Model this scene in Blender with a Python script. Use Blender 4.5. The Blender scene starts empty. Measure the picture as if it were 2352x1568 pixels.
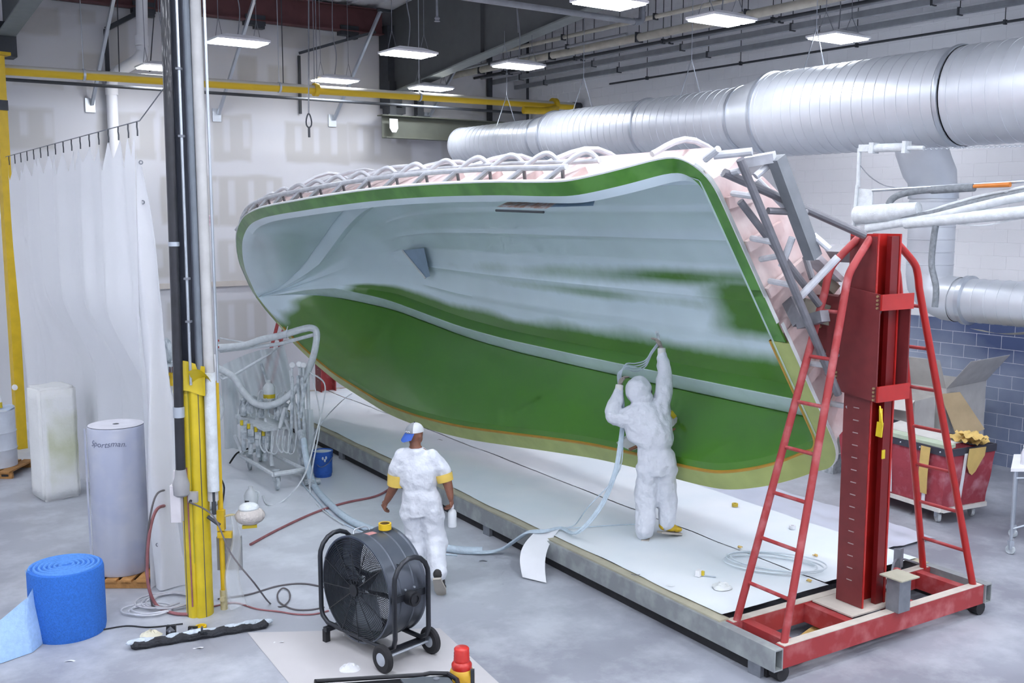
import bpy, bmesh, math, random
import numpy as np
from math import sin, cos, tan, pi, radians, degrees, atan, atan2, sqrt, hypot
from mathutils import Vector, Matrix, noise as mnoise
random.seed(7)
SC = bpy.context.scene
COL = SC.collection

# ------------------------------------------------------------------ camera
CAM_H = 3.9
PITCH = atan(294 / 2352.0)
YAW = radians(-35.3)
cd = bpy.data.cameras.new('camera')
cd.sensor_width = 36.0
cd.lens = 36.0
cd.clip_end = 200
cam = bpy.data.objects.new('camera', cd)
COL.objects.link(cam)
cam.location = (0, 0, CAM_H)
cam.rotation_euler = (pi / 2 - PITCH, 0, YAW)
SC.camera = cam
# ------------------------------------------------------------------ world, exposure
W = bpy.data.worlds.new('world')
SC.world = W
W.use_nodes = True
W.node_tree.nodes['Background'].inputs[0].default_value = (0.75, 0.82, 1.0, 1)
W.node_tree.nodes['Background'].inputs[1].default_value = 0.4
SC.view_settings.view_transform = 'Standard'
SC.view_settings.look = 'None'
SC.view_settings.gamma = 1.0
SC.view_settings.use_curve_mapping = False
SC.view_settings.exposure = 0.40
LAMP_POWER = 29.0    # watts of each lamp's light panel
LAMP_GLOW = 14.0     # brightness of the visible diffuser strips
SC.cycles.max_bounces = 5
SC.cycles.diffuse_bounces = 4
SC.cycles.glossy_bounces = 2
SC.cycles.transmission_bounces = 3
SC.cycles.caustics_reflective = False
SC.cycles.caustics_refractive = False
SC.cycles.use_adaptive_sampling = True
SC.cycles.adaptive_threshold = 0.08
SC.cycles.adaptive_min_samples = 16
LAMP_COL = (0.89, 0.925, 1.0)

# ------------------------------------------------------------------ measuring helpers (photo pixel -> point on a real plane)
FPX = 2352.0
FW = np.array([sin(-YAW), cos(-YAW), 0.0])
RT = np.array([cos(-YAW), -sin(-YAW), 0.0])
FWD = FW * cos(PITCH) + np.array([0, 0, -sin(PITCH)])
UPV = FW * sin(PITCH) + np.array([0, 0, cos(PITCH)])
CP = np.array([0, 0, CAM_H])
def ray(x, y): return (x - 1176) / FPX * RT - (y - 784) / FPX * UPV + FWD
def g(x, y, z=0.0):
    d = ray(x, y); return CP + d * ((z - CAM_H) / d[2])
def wx(x, y, X):
    d = ray(x, y); return CP + d * (X / d[0])
def wy(x, y, Y):
    d = ray(x, y); return CP + d * (Y / d[1])
V3 = lambda *a: np.array(a, float)

# ------------------------------------------------------------------ materials
MATS = {}
def lin(c):
    c = [x / 255.0 for x in c]
    return tuple(x / 12.92 if x <= 0.04045 else ((x + 0.055) / 1.055) ** 2.4 for x in c) + (1,)
def mat(name, col, rough=0.55, metal=0.0, var=0.08, scale=6.0, bump=0.0, bscale=None, coat=0.0, emit=0.0,
        col2=None, thr=None, alpha=1.0, trans=0.0, sss=0.0, spec=0.5):
    if name in MATS: return MATS[name]
    m = bpy.data.materials.new(name)
    m.use_nodes = True
    nt = m.node_tree; N = nt.nodes; L = nt.links
    b = N['Principled BSDF']
    c = lin(col)
    geo = N.new('ShaderNodeNewGeometry')
    nz = N.new('ShaderNodeTexNoise'); nz.inputs['Scale'].default_value = scale; nz.inputs['Detail'].default_value = 3
    L.new(geo.outputs['Position'], nz.inputs['Vector'])
    rp = N.new('ShaderNodeValToRGB')
    lo = tuple(max(0, x * (1 - var)) for x in c[:3]) + (1,)
    hi = tuple(min(1, x * (1 + var)) for x in c[:3]) + (1,)
    if col2 is not None:
        hi = lin(col2); lo = c
        t = thr or (0.42, 0.62)
        rp.color_ramp.elements[0].position = t[0]; rp.color_ramp.elements[1].position = t[1]
    else:
        rp.color_ramp.elements[0].position = 0.3; rp.color_ramp.elements[1].position = 0.7
    rp.color_ramp.elements[0].color = lo; rp.color_ramp.elements[1].color = hi
    L.new(nz.outputs['Fac'], rp.inputs['Fac'])
    L.new(rp.outputs['Color'], b.inputs['Base Color'])
    b.inputs['Roughness'].default_value = rough
    b.inputs['Metallic'].default_value = metal
    b.inputs['Coat Weight'].default_value = coat
    b.inputs['Specular IOR Level'].default_value = spec
    b.inputs['Alpha'].default_value = alpha
    b.inputs['Transmission Weight'].default_value = trans
    if sss: b.inputs['Subsurface Weight'].default_value = sss
    if emit:
        b.inputs['Emission Color'].default_value = c; b.inputs['Emission Strength'].default_value = emit
    if bump:
        nb = N.new('ShaderNodeTexNoise'); nb.inputs['Scale'].default_value = bscale or scale * 4; nb.inputs['Detail'].default_value = 2
        L.new(geo.outputs['Position'], nb.inputs['Vector'])
        bp = N.new('ShaderNodeBump'); bp.inputs['Strength'].default_value = bump; bp.inputs['Distance'].default_value = 0.02
        L.new(nb.outputs['Fac'], bp.inputs['Height']); L.new(bp.outputs['Normal'], b.inputs['Normal'])
    MATS[name] = m
    return m

def mat_attr(name, attr, ca, cb, rough=0.3, coat=0.0, var=0.05, scale=2.0, edge=0.25, bump=0.0, coatr=0.08, mid=None, nscale=5.0):
    """two paints blended by a painted vertex attribute, the edge broken by noise"""
    m = bpy.data.materials.new(name); m.use_nodes = True
    nt = m.node_tree; N = nt.nodes; L = nt.links; b = N['Principled BSDF']
    at = N.new('ShaderNodeAttribute'); at.attribute_name = attr
    geo = N.new('ShaderNodeNewGeometry')
    nz = N.new('ShaderNodeTexNoise'); nz.inputs['Scale'].default_value = nscale; nz.inputs['Detail'].default_value = 5
    L.new(geo.outputs['Position'], nz.inputs['Vector'])
    s1 = N.new('ShaderNodeMath'); s1.operation = 'SUBTRACT'; s1.inputs[1].default_value = 0.5; L.new(nz.outputs['Fac'], s1.inputs[0])
    s2 = N.new('ShaderNodeMath'); s2.operation = 'MULTIPLY_ADD'; s2.inputs[1].default_value = edge
    L.new(s1.outputs[0], s2.inputs[0]); L.new(at.outputs['Fac'], s2.inputs[2]); s2.use_clamp = True
    mx = N.new('ShaderNodeMix'); mx.data_type = 'RGBA'
    mx.inputs[6].default_value = lin(ca); mx.inputs[7].default_value = lin(cb)
    L.new(s2.outputs[0], mx.inputs[0])
    n2 = N.new('ShaderNodeTexNoise'); n2.inputs['Scale'].default_value = scale; L.new(geo.outputs['Position'], n2.inputs['Vector'])
    mr = N.new('ShaderNodeMapRange'); mr.inputs[1].default_value = 0.3; mr.inputs[2].default_value = 0.7
    mr.inputs[3].default_value = 1 - var; mr.inputs[4].default_value = 1 + var
    L.new(n2.outputs['Fac'], mr.inputs[0])
    m2 = N.new('ShaderNodeMix'); m2.data_type = 'RGBA'; m2.blend_type = 'MULTIPLY'; m2.inputs[0].default_value = 1
    L.new(mx.outputs[2], m2.inputs[6]); L.new(mr.outputs[0], m2.inputs[7])
    L.new(m2.outputs[2], b.inputs['Base Color'])
    b.inputs['Roughness'].default_value = rough; b.inputs['Coat Weight'].default_value = coat; b.inputs['Coat Roughness'].default_value = coatr
    if bump:
        nb = N.new('ShaderNodeTexNoise'); nb.inputs['Scale'].default_value = 30; L.new(geo.outputs['Position'], nb.inputs['Vector'])
        bp = N.new('ShaderNodeBump'); bp.inputs['Strength'].default_value = bump; bp.inputs['Distance'].default_value = 0.01
        L.new(nb.outputs['Fac'], bp.inputs['Height']); L.new(bp.outputs['Normal'], b.inputs['Normal'])
    MATS[name] = m
    return m

white_paint = mat('white_paint', (230, 231, 235), 0.6, var=0.04, scale=2)
dusty_white = mat('dusty_white', (206, 212, 216), 0.75, var=0.1, scale=14, bump=0.25, bscale=60)
dusty_grey = mat('dusty_grey', (160, 170, 178), 0.75, var=0.2, scale=12, bump=0.25, bscale=60, col2=(205, 212, 216), thr=(0.35, 0.6))
galv = mat('galvanised', (190, 197, 206), 0.36, 0.75, var=0.06, scale=5)
steel = mat('dull_steel', (128, 132, 140), 0.5, 0.4, var=0.15, scale=9)
dark_steel = mat('dark_steel', (62, 66, 72), 0.55, 0.2, var=0.12, scale=6)
girder_grey = mat('girder_grey', (84, 88, 90), 0.7, 0.0, var=0.08, scale=3)
header_green = mat('header_green', (104, 108, 98), 0.7, var=0.08, scale=4)
maroon = mat('maroon_beam', (92, 56, 58), 0.7, var=0.15, scale=4)
beige_pipe = mat('beige_pipe', (190, 188, 176), 0.6, var=0.12, scale=6)
grey_pipe = mat('grey_pipe', (140, 144, 150), 0.5, 0.2, var=0.12, scale=6)
yellow_paint = mat('yellow_paint', (214, 178, 30), 0.45, var=0.08, scale=7)
yellow_plastic = mat('yellow_plastic', (206, 182, 30), 0.4, var=0.1, scale=5, coat=0.2)
red_paint = mat('red_paint', (170, 34, 30), 0.38, var=0.1, scale=6, coat=0.15)
red_dust = mat('red_dusty', (158, 52, 54), 0.55, var=0.12, scale=6, col2=(186, 110, 112), thr=(0.5, 0.8))
maroon_plate = mat('maroon_plate', (112, 42, 44), 0.5, var=0.1, scale=8)
black_plastic = mat('black_plastic', (28, 29, 34), 0.4, var=0.2, scale=8)
black_pipe_m = mat('black_pipe', (34, 35, 42), 0.3, var=0.25, scale=9, coat=0.3)
black_metal = mat('black_metal', (44, 47, 54), 0.34, 0.35, var=0.1, scale=6, coat=0.2)
rubber = mat('rubber', (36, 36, 40), 0.8, var=0.15, scale=20)
wood = mat('pallet_wood', (176, 128, 74), 0.75, var=0.2, scale=10, bump=0.3)
cardboard = mat('cardboard', (186, 166, 132), 0.85, var=0.08, scale=5)
cardboard_d = mat('dusty_cardboard', (198, 196, 192), 0.85, var=0.08, scale=5)
paper = mat('paper', (222, 224, 228), 0.85, var=0.03, scale=5)
masking = mat('masking_paper', (208, 178, 108), 0.8, var=0.08, scale=8)
zinc = mat('zinc_bolt', (190, 170, 130), 0.35, 0.7, var=0.1, scale=20)
skin_m = mat('skin', (128, 84, 66), 0.55, var=0.1, scale=15, sss=0.08)
glove_m = mat('glove_grey', (150, 140, 134), 0.7, var=0.15, scale=20)
suit_m = mat('coverall_white', (208, 212, 220), 0.7, var=0.03, scale=5, bump=1.0, bscale=13)
coax = mat('cord_dark', (92, 88, 92), 0.6, var=0.1)
hose_red = mat('hose_red', (146, 92, 96), 0.6, var=0.15, scale=12)
hose_blue = mat('hose_paleblue', (188, 204, 216), 0.6, var=0.08, scale=20, bump=0.3, bscale=60)
plastic_film = mat('plastic_film', (224, 228, 232), 0.3, var=0.03, alpha=0.35)
MATS['lamp'] = m = bpy.data.materials.new('lamp_diffuser'); m.use_nodes = True
_b = m.node_tree.nodes['Principled BSDF']
_b.inputs['Base Color'].default_value = (0.9, 0.9, 0.9, 1)
_b.inputs['Emission Color'].default_value = LAMP_COL + (1,); _b.inputs['Emission Strength'].default_value = LAMP_GLOW; m.cycles.emission_sampling = 'NONE'
lamp_m = m

# ------------------------------------------------------------------ mesh builder
class MB:
    def __init__(s): s.v = []; s.f = []; s.a = []
    def add(s, vs, fs):
        o = len(s.v)
        s.v += [tuple(float(c) for c in p) for p in vs]
        s.f += [tuple(i + o for i in q) for q in fs]
        return s
    def box(s, c, size, rz=0.0, M=None):
        hx, hy, hz = size[0] / 2, size[1] / 2, size[2] / 2
        P = []
        R = M if M is not None else Matrix.Rotation(rz, 3, 'Z')
        for sx, sy, sz in ((-1,-1,-1),(1,-1,-1),(1,1,-1),(-1,1,-1),(-1,-1,1),(1,-1,1),(1,1,1),(-1,1,1)):
            q = R @ Vector((sx*hx, sy*hy, sz*hz)); P.append((c[0]+q.x, c[1]+q.y, c[2]+q.z))
        return s.add(P, [(0,3,2,1),(4,5,6,7),(0,1,5,4),(1,2,6,5),(2,3,7,6),(3,0,4,7)])
    def beam(s, p0, p1, w, h, up=(0, 0, 1)):
        p0 = Vector(p0); p1 = Vector(p1); d = (p1 - p0); L = d.length; d.normalize()
        upv = Vector(up); x = d.cross(upv)
        if x.length < 1e-4: x = d.cross(Vector((0, 1, 0)))
        x.normalize(); z = x.cross(d)
        P = []
        for e in (p0, p1):
            for a, b in ((-1,-1),(1,-1),(1,1),(-1,1)): P.append(e + x * (a * w / 2) + z * (b * h / 2))
        return s.add(P, [(0,1,2,3),(7,6,5,4),(0,4,5,1),(1,5,6,2),(2,6,7,3),(3,7,4,0)])
    def tube(s, pts, r, n=10, caps=True, closed=False, sx=1.0):
        P = [Vector(p) for p in pts]; m = len(P)
        rr = list(r) if hasattr(r, '__len__') else [r] * m
        T = []
        for i in range(m):
            if closed: t = P[(i + 1) % m] - P[i - 1]
            elif i == 0: t = P[1] - P[0]
            elif i == m - 1: t = P[-1] - P[-2]
            else: t = (P[i + 1] - P[i]).normalized() + (P[i] - P[i - 1]).normalized()
            if t.length < 1e-9: t = Vector((0, 0, 1))
            T.append(t.normalized())
        a = Vector((0, 0, 1)) if abs(T[0].z) < 0.9 else Vector((1, 0, 0))
        x = T[0].cross(a).normalized()
        V = []
        for i in range(m):
            if i:
                ax = T[i - 1].cross(T[i])
                if ax.length > 1e-7:
                    x = Matrix.Rotation(T[i - 1].angle(T[i]), 3, ax.normalized()) @ x
            x = (x - T[i] * x.dot(T[i])).normalized(); y = T[i].cross(x)
            for k in range(n):
                an = 2 * pi * k / n
                V.append(P[i] + x * (cos(an) * rr[i] * sx) + y * (sin(an) * rr[i]))
        F = []
        for i in range(m if closed else m - 1):
            j = (i + 1) % m
            for k in range(n):
                k2 = (k + 1) % n
                F.append((i*n+k, i*n+k2, j*n+k2, j*n+k))
        if caps and not closed:
            F.append(tuple(reversed(range(n)))); F.append(tuple((m-1)*n+k for k in range(n)))
        return s.add(V, F)
    def cyl(s, p0, p1, r, n=16, r1=None): return s.tube([p0, p1], [r, r if r1 is None else r1], n)
    def lathe(s, prof, c, axis=(0, 0, 1), n=24, close=True):
        az = Vector(axis).normalized(); a = Vector((1, 0, 0)) if abs(az.x) < 0.9 else Vector((0, 1, 0))
        ax = a.cross(az).normalized(); ay = az.cross(ax); c = Vector(c)
        V = []
        for r, z in prof:
            for k in range(n):
                an = 2*pi*k/n; V.append(c + az*z + ax*(cos(an)*r) + ay*(sin(an)*r))
        F = []
        for i in range(len(prof) - 1):
            for k in range(n):
                k2 = (k+1) % n; F.append((i*n+k, i*n+k2, (i+1)*n+k2, (i+1)*n+k))
        if close:
            if prof[0][0] > 1e-6: F.append(tuple(reversed(range(n))))
            if prof[-1][0] > 1e-6: F.append(tuple((len(prof)-1)*n+k for k in range(n)))
        return s.add(V, F)
    def ball(s, c, r, n=12, m=8, sc=(1, 1, 1), M=None):
        V = []; F = []
        for i in range(m + 1):
            ph = pi * i / m
            for k in range(n):
                an = 2*pi*k/n
                q = Vector((sin(ph)*cos(an)*r*sc[0], sin(ph)*sin(an)*r*sc[1], cos(ph)*r*sc[2]))
                if M is not None: q = M @ q
                V.append((c[0]+q.x, c[1]+q.y, c[2]+q.z))
        for i in range(m):
            for k in range(n):
                k2 = (k+1) % n; F.append((i*n+k, (i+1)*n+k, (i+1)*n+k2, i*n+k2))
        return s.add(V, F)
    def grid(s, fn, nu, nv, closed_u=False):
        V = [fn(i / (nu if closed_u else nu - 1), j / (nv - 1)) for j in range(nv) for i in range(nu)]
        F = []
        for j in range(nv - 1):
            for i in range(nu if closed_u else nu - 1):
                i2 = (i + 1) % nu; F.append((j*nu+i, j*nu+i2, (j+1)*nu+i2, (j+1)*nu+i))
        return s.add(V, F)
    def prism(s, poly, z0, z1):
        n = len(poly)
        V = [(p[0], p[1], z0) for p in poly] + [(p[0], p[1], z1) for p in poly]
        F = [tuple(reversed(range(n))), tuple(range(n, 2*n))] + [(i, (i+1) % n, n+(i+1) % n, n+i) for i in range(n)]
        return s.add(V, F)
    def slab(s, pts, nrm, th):
        """flat plate: outline pts (3D), thickness th along nrm"""
        n = len(pts); nv = np.array(nrm, float); nv /= np.linalg.norm(nv)
        A = [np.array(p, float) for p in pts]
        V = A + [p + nv * th for p in A]
        F = [tuple(reversed(range(n))), tuple(range(n, 2*n))] + [(i, (i+1) % n, n+(i+1) % n, n+i) for i in range(n)]
        return s.add(V, F)
    def build(s, name, m, parent=None, local=False, smooth=True, origin=None, angle=35):
        me = bpy.data.meshes.new(name)
        vs = s.v
        o = bpy.data.objects.new(name, me)
        if parent is not None:
            if not local:
                Mi = WM(parent).inverted(); vs = [tuple(Mi @ Vector(p)) for p in vs]
            o.parent = parent
        else:
            if origin is None:
                A = np.array(vs); c = (A.min(0) + A.max(0)) / 2; origin = (c[0], c[1], A.min(0)[2])
            vs = [(p[0]-origin[0], p[1]-origin[1], p[2]-origin[2]) for p in vs]
            o.location = origin
        me.from_pydata(vs, [], s.f)
        me.validate(); me.update()
        if smooth and len(me.polygons):
            me.polygons.foreach_set('use_smooth', [True] * len(me.polygons))
            me.set_sharp_from_angle(angle=radians(angle))
        if m is not None: me.materials.append(m)
        COL.objects.link(o)
        return o
def WM(o):
    M = o.matrix_basis.copy()
    return WM(o.parent) @ M if o.parent else M
def tag(o, label, cat, group=None, kind=None):
    if label: o['label'] = label
    if cat: o['category'] = cat
    if group: o['group'] = group
    if kind: o['kind'] = kind
    return o
def struct(o, label=None):
    o['kind'] = 'structure'
    if label: o['label'] = label
    return o
def thing(name, label, cat, loc=(0, 0, 0), rz=0.0, group=None):
    o = bpy.data.objects.new(name, None); COL.objects.link(o)
    o.empty_display_size = 0.1
    o.location = tuple(float(c) for c in loc); o.rotation_euler = (0, 0, rz)
    return tag(o, label, cat, group)
def copy_tree(o, parent=None):
    c = o.copy(); COL.objects.link(c)
    if parent is not None: c.parent = parent
    for ch in [x for x in bpy.data.objects if x.parent == o]: copy_tree(ch, c)
    return c
def part(name, m, parent, fn, local=False, **k):
    b = MB(); fn(b); return b.build(name, m, parent, local=local, **k)
def spline(P, n=8, closed=False):
    """Catmull-Rom through points"""
    P = [np.array(p, float) for p in P]; m = len(P); out = []
    for i in range(m if closed else m - 1):
        if closed: p0, p1, p2, p3 = P[i-1], P[i], P[(i+1) % m], P[(i+2) % m]
        else: p0, p1, p2, p3 = P[max(i-1, 0)], P[i], P[i+1], P[min(i+2, m-1)]
        for k in range(n):
            t = k / n
            out.append(0.5*((2*p1)+(-p0+p2)*t+(2*p0-5*p1+4*p2-p3)*t*t+(-p0+3*p1-3*p2+p3)*t**3))
    if not closed: out.append(P[-1])
    return out
def hermite(x, xs, ys):
    xs = list(xs); i = max(0, min(len(xs) - 2, int(np.searchsorted(xs, x)) - 1))
    def sl(k):
        if k == 0: return (ys[1]-ys[0])/(xs[1]-xs[0])
        if k == len(xs)-1: return (ys[-1]-ys[-2])/(xs[-1]-xs[-2])
        a = (ys[k]-ys[k-1])/(xs[k]-xs[k-1]); b = (ys[k+1]-ys[k])/(xs[k+1]-xs[k])
        return 0 if a*b <= 0 else 2*a*b/(a+b)
    h = xs[i+1]-xs[i]; t = (x-xs[i])/h; t = max(0, min(1, t))
    return ((2*t**3-3*t*t+1)*ys[i]+(t**3-2*t*t+t)*h*sl(i)+(-2*t**3+3*t*t)*ys[i+1]+(t**3-t*t)*h*sl(i+1))
def sstep(a, b, x):
    t = max(0.0, min(1.0, (x - a) / (b - a))); return t*t*(3-2*t)
def vattr(o, name, vals):
    at = o.data.attributes.new(name, 'FLOAT', 'POINT'); at.data.foreach_set('value', [float(x) for x in vals])

# ================================================================== ROOM SHELL
XL, XR, YF, YB = -7.0, 15.2, -6.0, 20.8
def ceil_z(y): return 8.30 + (YB - y) * 0.085
# floor -------------------------------------------------------------
fm = bpy.data.materials.new('concrete_floor'); fm.use_nodes = True
nt = fm.node_tree; N = nt.nodes; L = nt.links; b = N['Principled BSDF']
geo = N.new('ShaderNodeNewGeometry')
def nz_(sc, det=6, rough=0.55):
    n = N.new('ShaderNodeTexNoise'); n.inputs['Scale'].default_value = sc; n.inputs['Detail'].default_value = det
    n.inputs['Roughness'].default_value = rough; L.new(geo.outputs['Position'], n.inputs['Vector']); return n
def ramp_(src, p0, p1, c0, c1):
    r = N.new('ShaderNodeValToRGB'); r.color_ramp.elements[0].position = p0; r.color_ramp.elements[1].position = p1
    r.color_ramp.elements[0].color = c0; r.color_ramp.elements[1].color = c1; L.new(src, r.inputs['Fac']); return r
base = ramp_(nz_(0.55).outputs['Fac'], 0.38, 0.62, lin((132, 134, 144)), lin((152, 156, 166)))
dust = ramp_(nz_(1.3, 8, 0.65).outputs['Fac'], 0.46, 0.64, (0, 0, 0, 1), (1, 1, 1, 1))
# white spray dust lies thickest around the mould bed
sx = N.new('ShaderNodeSeparateXYZ'); L.new(geo.outputs['Position'], sx.inputs[0])
mr1 = N.new('ShaderNodeMapRange'); L.new(sx.outputs['Y'], mr1.inputs[0]); mr1.inputs[1].default_value = 7.0; mr1.inputs[2].default_value = 13.0
mr2 = N.new('ShaderNodeMapRange'); L.new(sx.outputs['X'], mr2.inputs[0]); mr2.inputs[1].default_value = 1.0; mr2.inputs[2].default_value = 5.5
mu = N.new('ShaderNodeMath'); mu.operation = 'MULTIPLY'; L.new(mr1.outputs[0], mu.inputs[0]); L.new(mr2.outputs[0], mu.inputs[1])
ad = N.new('ShaderNodeMath'); ad.operation = 'MULTIPLY_ADD'; ad.use_clamp = True; ad.inputs[1].default_value = 0.32
L.new(dust.outputs['Color'], ad.inputs[0]); L.new(mu.outputs[0], ad.inputs[2])
mx = N.new('ShaderNodeMix'); mx.data_type = 'RGBA'; L.new(ad.outputs[0], mx.inputs[0]); L.new(base.outputs['Color'], mx.inputs[6])
mx.inputs[7].default_value = lin((210, 215, 222))
spk = ramp_(nz_(9, 4, 0.7).outputs['Fac'], 0.66, 0.74, (1, 1, 1, 1), (0.72, 0.74, 0.78, 1))
m2 = N.new('ShaderNodeMix'); m2.data_type = 'RGBA'; m2.blend_type = 'MULTIPLY'; m2.inputs[0].default_value = 0.7
L.new(mx.outputs[2], m2.inputs[6]); L.new(spk.outputs['Color'], m2.inputs[7]); L.new(m2.outputs[2], b.inputs['Base Color'])
rr = N.new('ShaderNodeMapRange'); L.new(nz_(2.2).outputs['Fac'], rr.inputs[0]); rr.inputs[3].default_value = 0.32; rr.inputs[4].default_value = 0.6
L.new(rr.outputs[0], b.inputs['Roughness'])
bp = N.new('ShaderNodeBump'); bp.inputs['Strength'].default_value = 0.15; bp.inputs['Distance'].default_value = 0.01
L.new(nz_(18).outputs['Fac'], bp.inputs['Height']); L.new(bp.outputs['Normal'], b.inputs['Normal'])
o = part('floor', fm, None, lambda q: q.box(((XL+XR)/2, (YF+YB)/2, -0.1), (XR-XL+0.6, YB-YF+0.6, 0.2)), smooth=False); struct(o)

# back wall: gypsum board with bare paper and white joint compound ---------------------------------
bare = []
for (x0, y0, x1, y1) in [(14,245,128,345),(222,255,358,368),(365,262,440,372),(488,262,577,372),(655,282,800,376),(800,286,945,378),
        (1012,300,1062,372),(42,12,136,78),(180,22,222,55),(180,120,232,162),(22,182,145,202),(176,184,240,206),(250,36,296,152),
        (545,128,592,206),(615,150,660,204),(735,80,792,190),(640,60,720,110),(368,404,500,518),(500,404,652,518),(734,412,790,440),
        (28,455,60,560),(500,548,650,648),(330,560,392,640),(20,540,60,600),(500,686,620,800),(380,690,430,760),(880,325,945,378),
        (640,210,700,222),(1085,246,1146,262)]:
    a = wy(x0, (y0+y1)/2, YB); c = wy(x1, (y0+y1)/2, YB); t = wy((x0+x1)/2, y0, YB); d = wy((x0+x1)/2, y1, YB)
    bare.append((a[0], c[0], d[2], t[2], random.random()))
def bare_at(x, z):
    best = 0
    for (x0, x1, z0, z1, rs) in bare:
        jx = 0.05 * mnoise.noise(Vector((x*2, z*2, rs*9)))
        e = min(x-x0+jx, x1-x+jx, z-z0+jx, z1-z+jx)
        if e <= -0.05: continue
        k = sstep(-0.03, 0.05, e)
        if x1-x0 > 0.5 and z1-z0 > 0.6:          # screw lines filled with compound
            ph = (x - x0 + 0.12) % 0.42
            if ph > 0.21: ph = 0.42 - ph
            ed = z - z0 - 0.22 - 0.12*mnoise.noise(Vector((round((x-x0)/0.42)*3.1, rs*7, 0)))
            k *= 1 - 0.75 * (1 - sstep(0.05, 0.09, ph)) * sstep(-0.04, 0.06, ed) * sstep(-0.05, 0.05, z1-z-0.1)
        best = max(best, k * (0.75 + 0.25*rs))
    return best
mb = MB(); NX, NZ = 330, 170
mb.grid(lambda i, j: (2.2 + i*(XR-2.2), YB, j*8.0), NX, NZ)
vals = [bare_at(p[0], p[2]) for p in mb.v]
drywall = mat_attr('gypsum_wall', 'bare', (204, 205, 210), (184, 183, 182), rough=0.75, edge=0.12, var=0.03, scale=0.7)
wb = mb.build('wall_back', drywall, None, smooth=False); vattr(wb, 'bare', vals); struct(wb)
part('wall_core', white_paint, wb, lambda q: q.box(((XL+XR)/2, YB+0.16, 5.0), (XR-XL+0.6, 0.28, 10.0)), smooth=False)
part('wall_side', white_paint, wb, lambda q: q.box(((XL+2.2)/2, YB+0.01, 4.0), (2.2-XL, 0.02, 8.0)), smooth=False)
zt = wy(450, 660, YB)[2]; zt2 = wy(450, 648, YB)[2]
o = part('trim_1', mat('ledge_board', (196, 190, 184), 0.7, var=0.1, scale=2), None,
     lambda q: q.box(((4+11.5)/2, YB-0.03, (zt+zt2)/2), (7.5, 0.06, zt2-zt)), smooth=False); struct(o)
nt_ = wy(482, 506, YB)
o = part('notice_sheet', mat('notice_pink', (206, 192, 198), .7), None, lambda q: q.box((nt_[0], YB-.004, nt_[2]), (.16, .006, .22)), smooth=False); tag(o, 'small pale notice sheet pinned on the back wall beside the column', 'notice')
for a_, b_ in ((-.035,.05),(.035,.05),(-.035,-.03),(.035,-.03)): part('print_block', mat('notice_ink', (172, 150, 162), .7), o, lambda q: q.box((nt_[0]+a_, YB-.0085, nt_[2]+b_), (.055, .002, .06)), smooth=False)
# right wall: painted concrete block, blue below -----------------------------------------------------
bm_ = bpy.data.materials.new('painted_block'); bm_.use_nodes = True
nt = bm_.node_tree; N = nt.nodes; L = nt.links; b = N['Principled BSDF']; geo = N.new('ShaderNodeNewGeometry')
sx = N.new('ShaderNodeSeparateXYZ'); L.new(geo.outputs['Position'], sx.inputs[0])
lt = N.new('ShaderNodeMath'); lt.operation = 'LESS_THAN'; lt.inputs[1].default_value = 2.235; L.new(sx.outputs['Z'], lt.inputs[0])
n1 = nz_(0.9, 4); n3 = nz_(60, 2)
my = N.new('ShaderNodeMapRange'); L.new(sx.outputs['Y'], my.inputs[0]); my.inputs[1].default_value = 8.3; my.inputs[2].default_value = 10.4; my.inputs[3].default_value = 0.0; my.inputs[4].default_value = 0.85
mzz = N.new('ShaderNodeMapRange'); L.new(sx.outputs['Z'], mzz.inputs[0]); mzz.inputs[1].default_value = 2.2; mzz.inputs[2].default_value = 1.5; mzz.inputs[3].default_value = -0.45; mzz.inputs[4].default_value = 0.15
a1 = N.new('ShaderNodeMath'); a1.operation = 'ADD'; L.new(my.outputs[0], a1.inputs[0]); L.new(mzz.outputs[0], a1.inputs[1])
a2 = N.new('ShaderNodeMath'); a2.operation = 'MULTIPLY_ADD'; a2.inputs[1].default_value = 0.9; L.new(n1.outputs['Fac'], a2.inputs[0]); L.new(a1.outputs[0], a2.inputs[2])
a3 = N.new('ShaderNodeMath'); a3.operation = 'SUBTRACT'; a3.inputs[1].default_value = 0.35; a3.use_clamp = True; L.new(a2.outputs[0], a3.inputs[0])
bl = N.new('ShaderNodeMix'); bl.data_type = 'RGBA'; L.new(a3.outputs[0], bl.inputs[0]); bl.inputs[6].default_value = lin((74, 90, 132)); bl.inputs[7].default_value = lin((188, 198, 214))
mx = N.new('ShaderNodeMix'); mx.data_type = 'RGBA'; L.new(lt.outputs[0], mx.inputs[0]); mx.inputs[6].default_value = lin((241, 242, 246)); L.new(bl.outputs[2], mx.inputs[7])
L.new(mx.outputs[2], b.inputs['Base Color']); b.inputs['Roughness'].default_value = 0.6
bp = N.new('ShaderNodeBump'); bp.inputs['Strength'].default_value = 0.25; bp.inputs['Distance'].default_value = 0.004
L.new(n3.outputs['Fac'], bp.inputs['Height']); L.new(bp.outputs['Normal'], b.inputs['Normal'])
block_m = bm_
mortar = mat('mortar', (236, 237, 241), 0.8, var=0.05)
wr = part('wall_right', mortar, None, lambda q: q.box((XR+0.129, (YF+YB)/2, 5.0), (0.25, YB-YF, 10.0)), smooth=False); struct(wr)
BH, BL_, JT = 0.203, 0.406, 0.007
def chamfer_block(q, y, z, w):
    c = 0.002; x0 = XR+0.004; x1 = XR
    y0, y1, z0, z1 = y+JT/2, y+w-JT/2, z+JT/2, z+BH-JT/2
    q.add([(x0,y0,z0),(x0,y1,z0),(x0,y1,z1),(x0,y0,z1),(x1,y0+c,z0+c),(x1,y1-c,z0+c),(x1,y1-c,z1-c),(x1,y0+c,z1-c)],
          [(4,7,6,5),(0,4,5,1),(1,5,6,2),(2,6,7,3),(3,7,4,0)])
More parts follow.
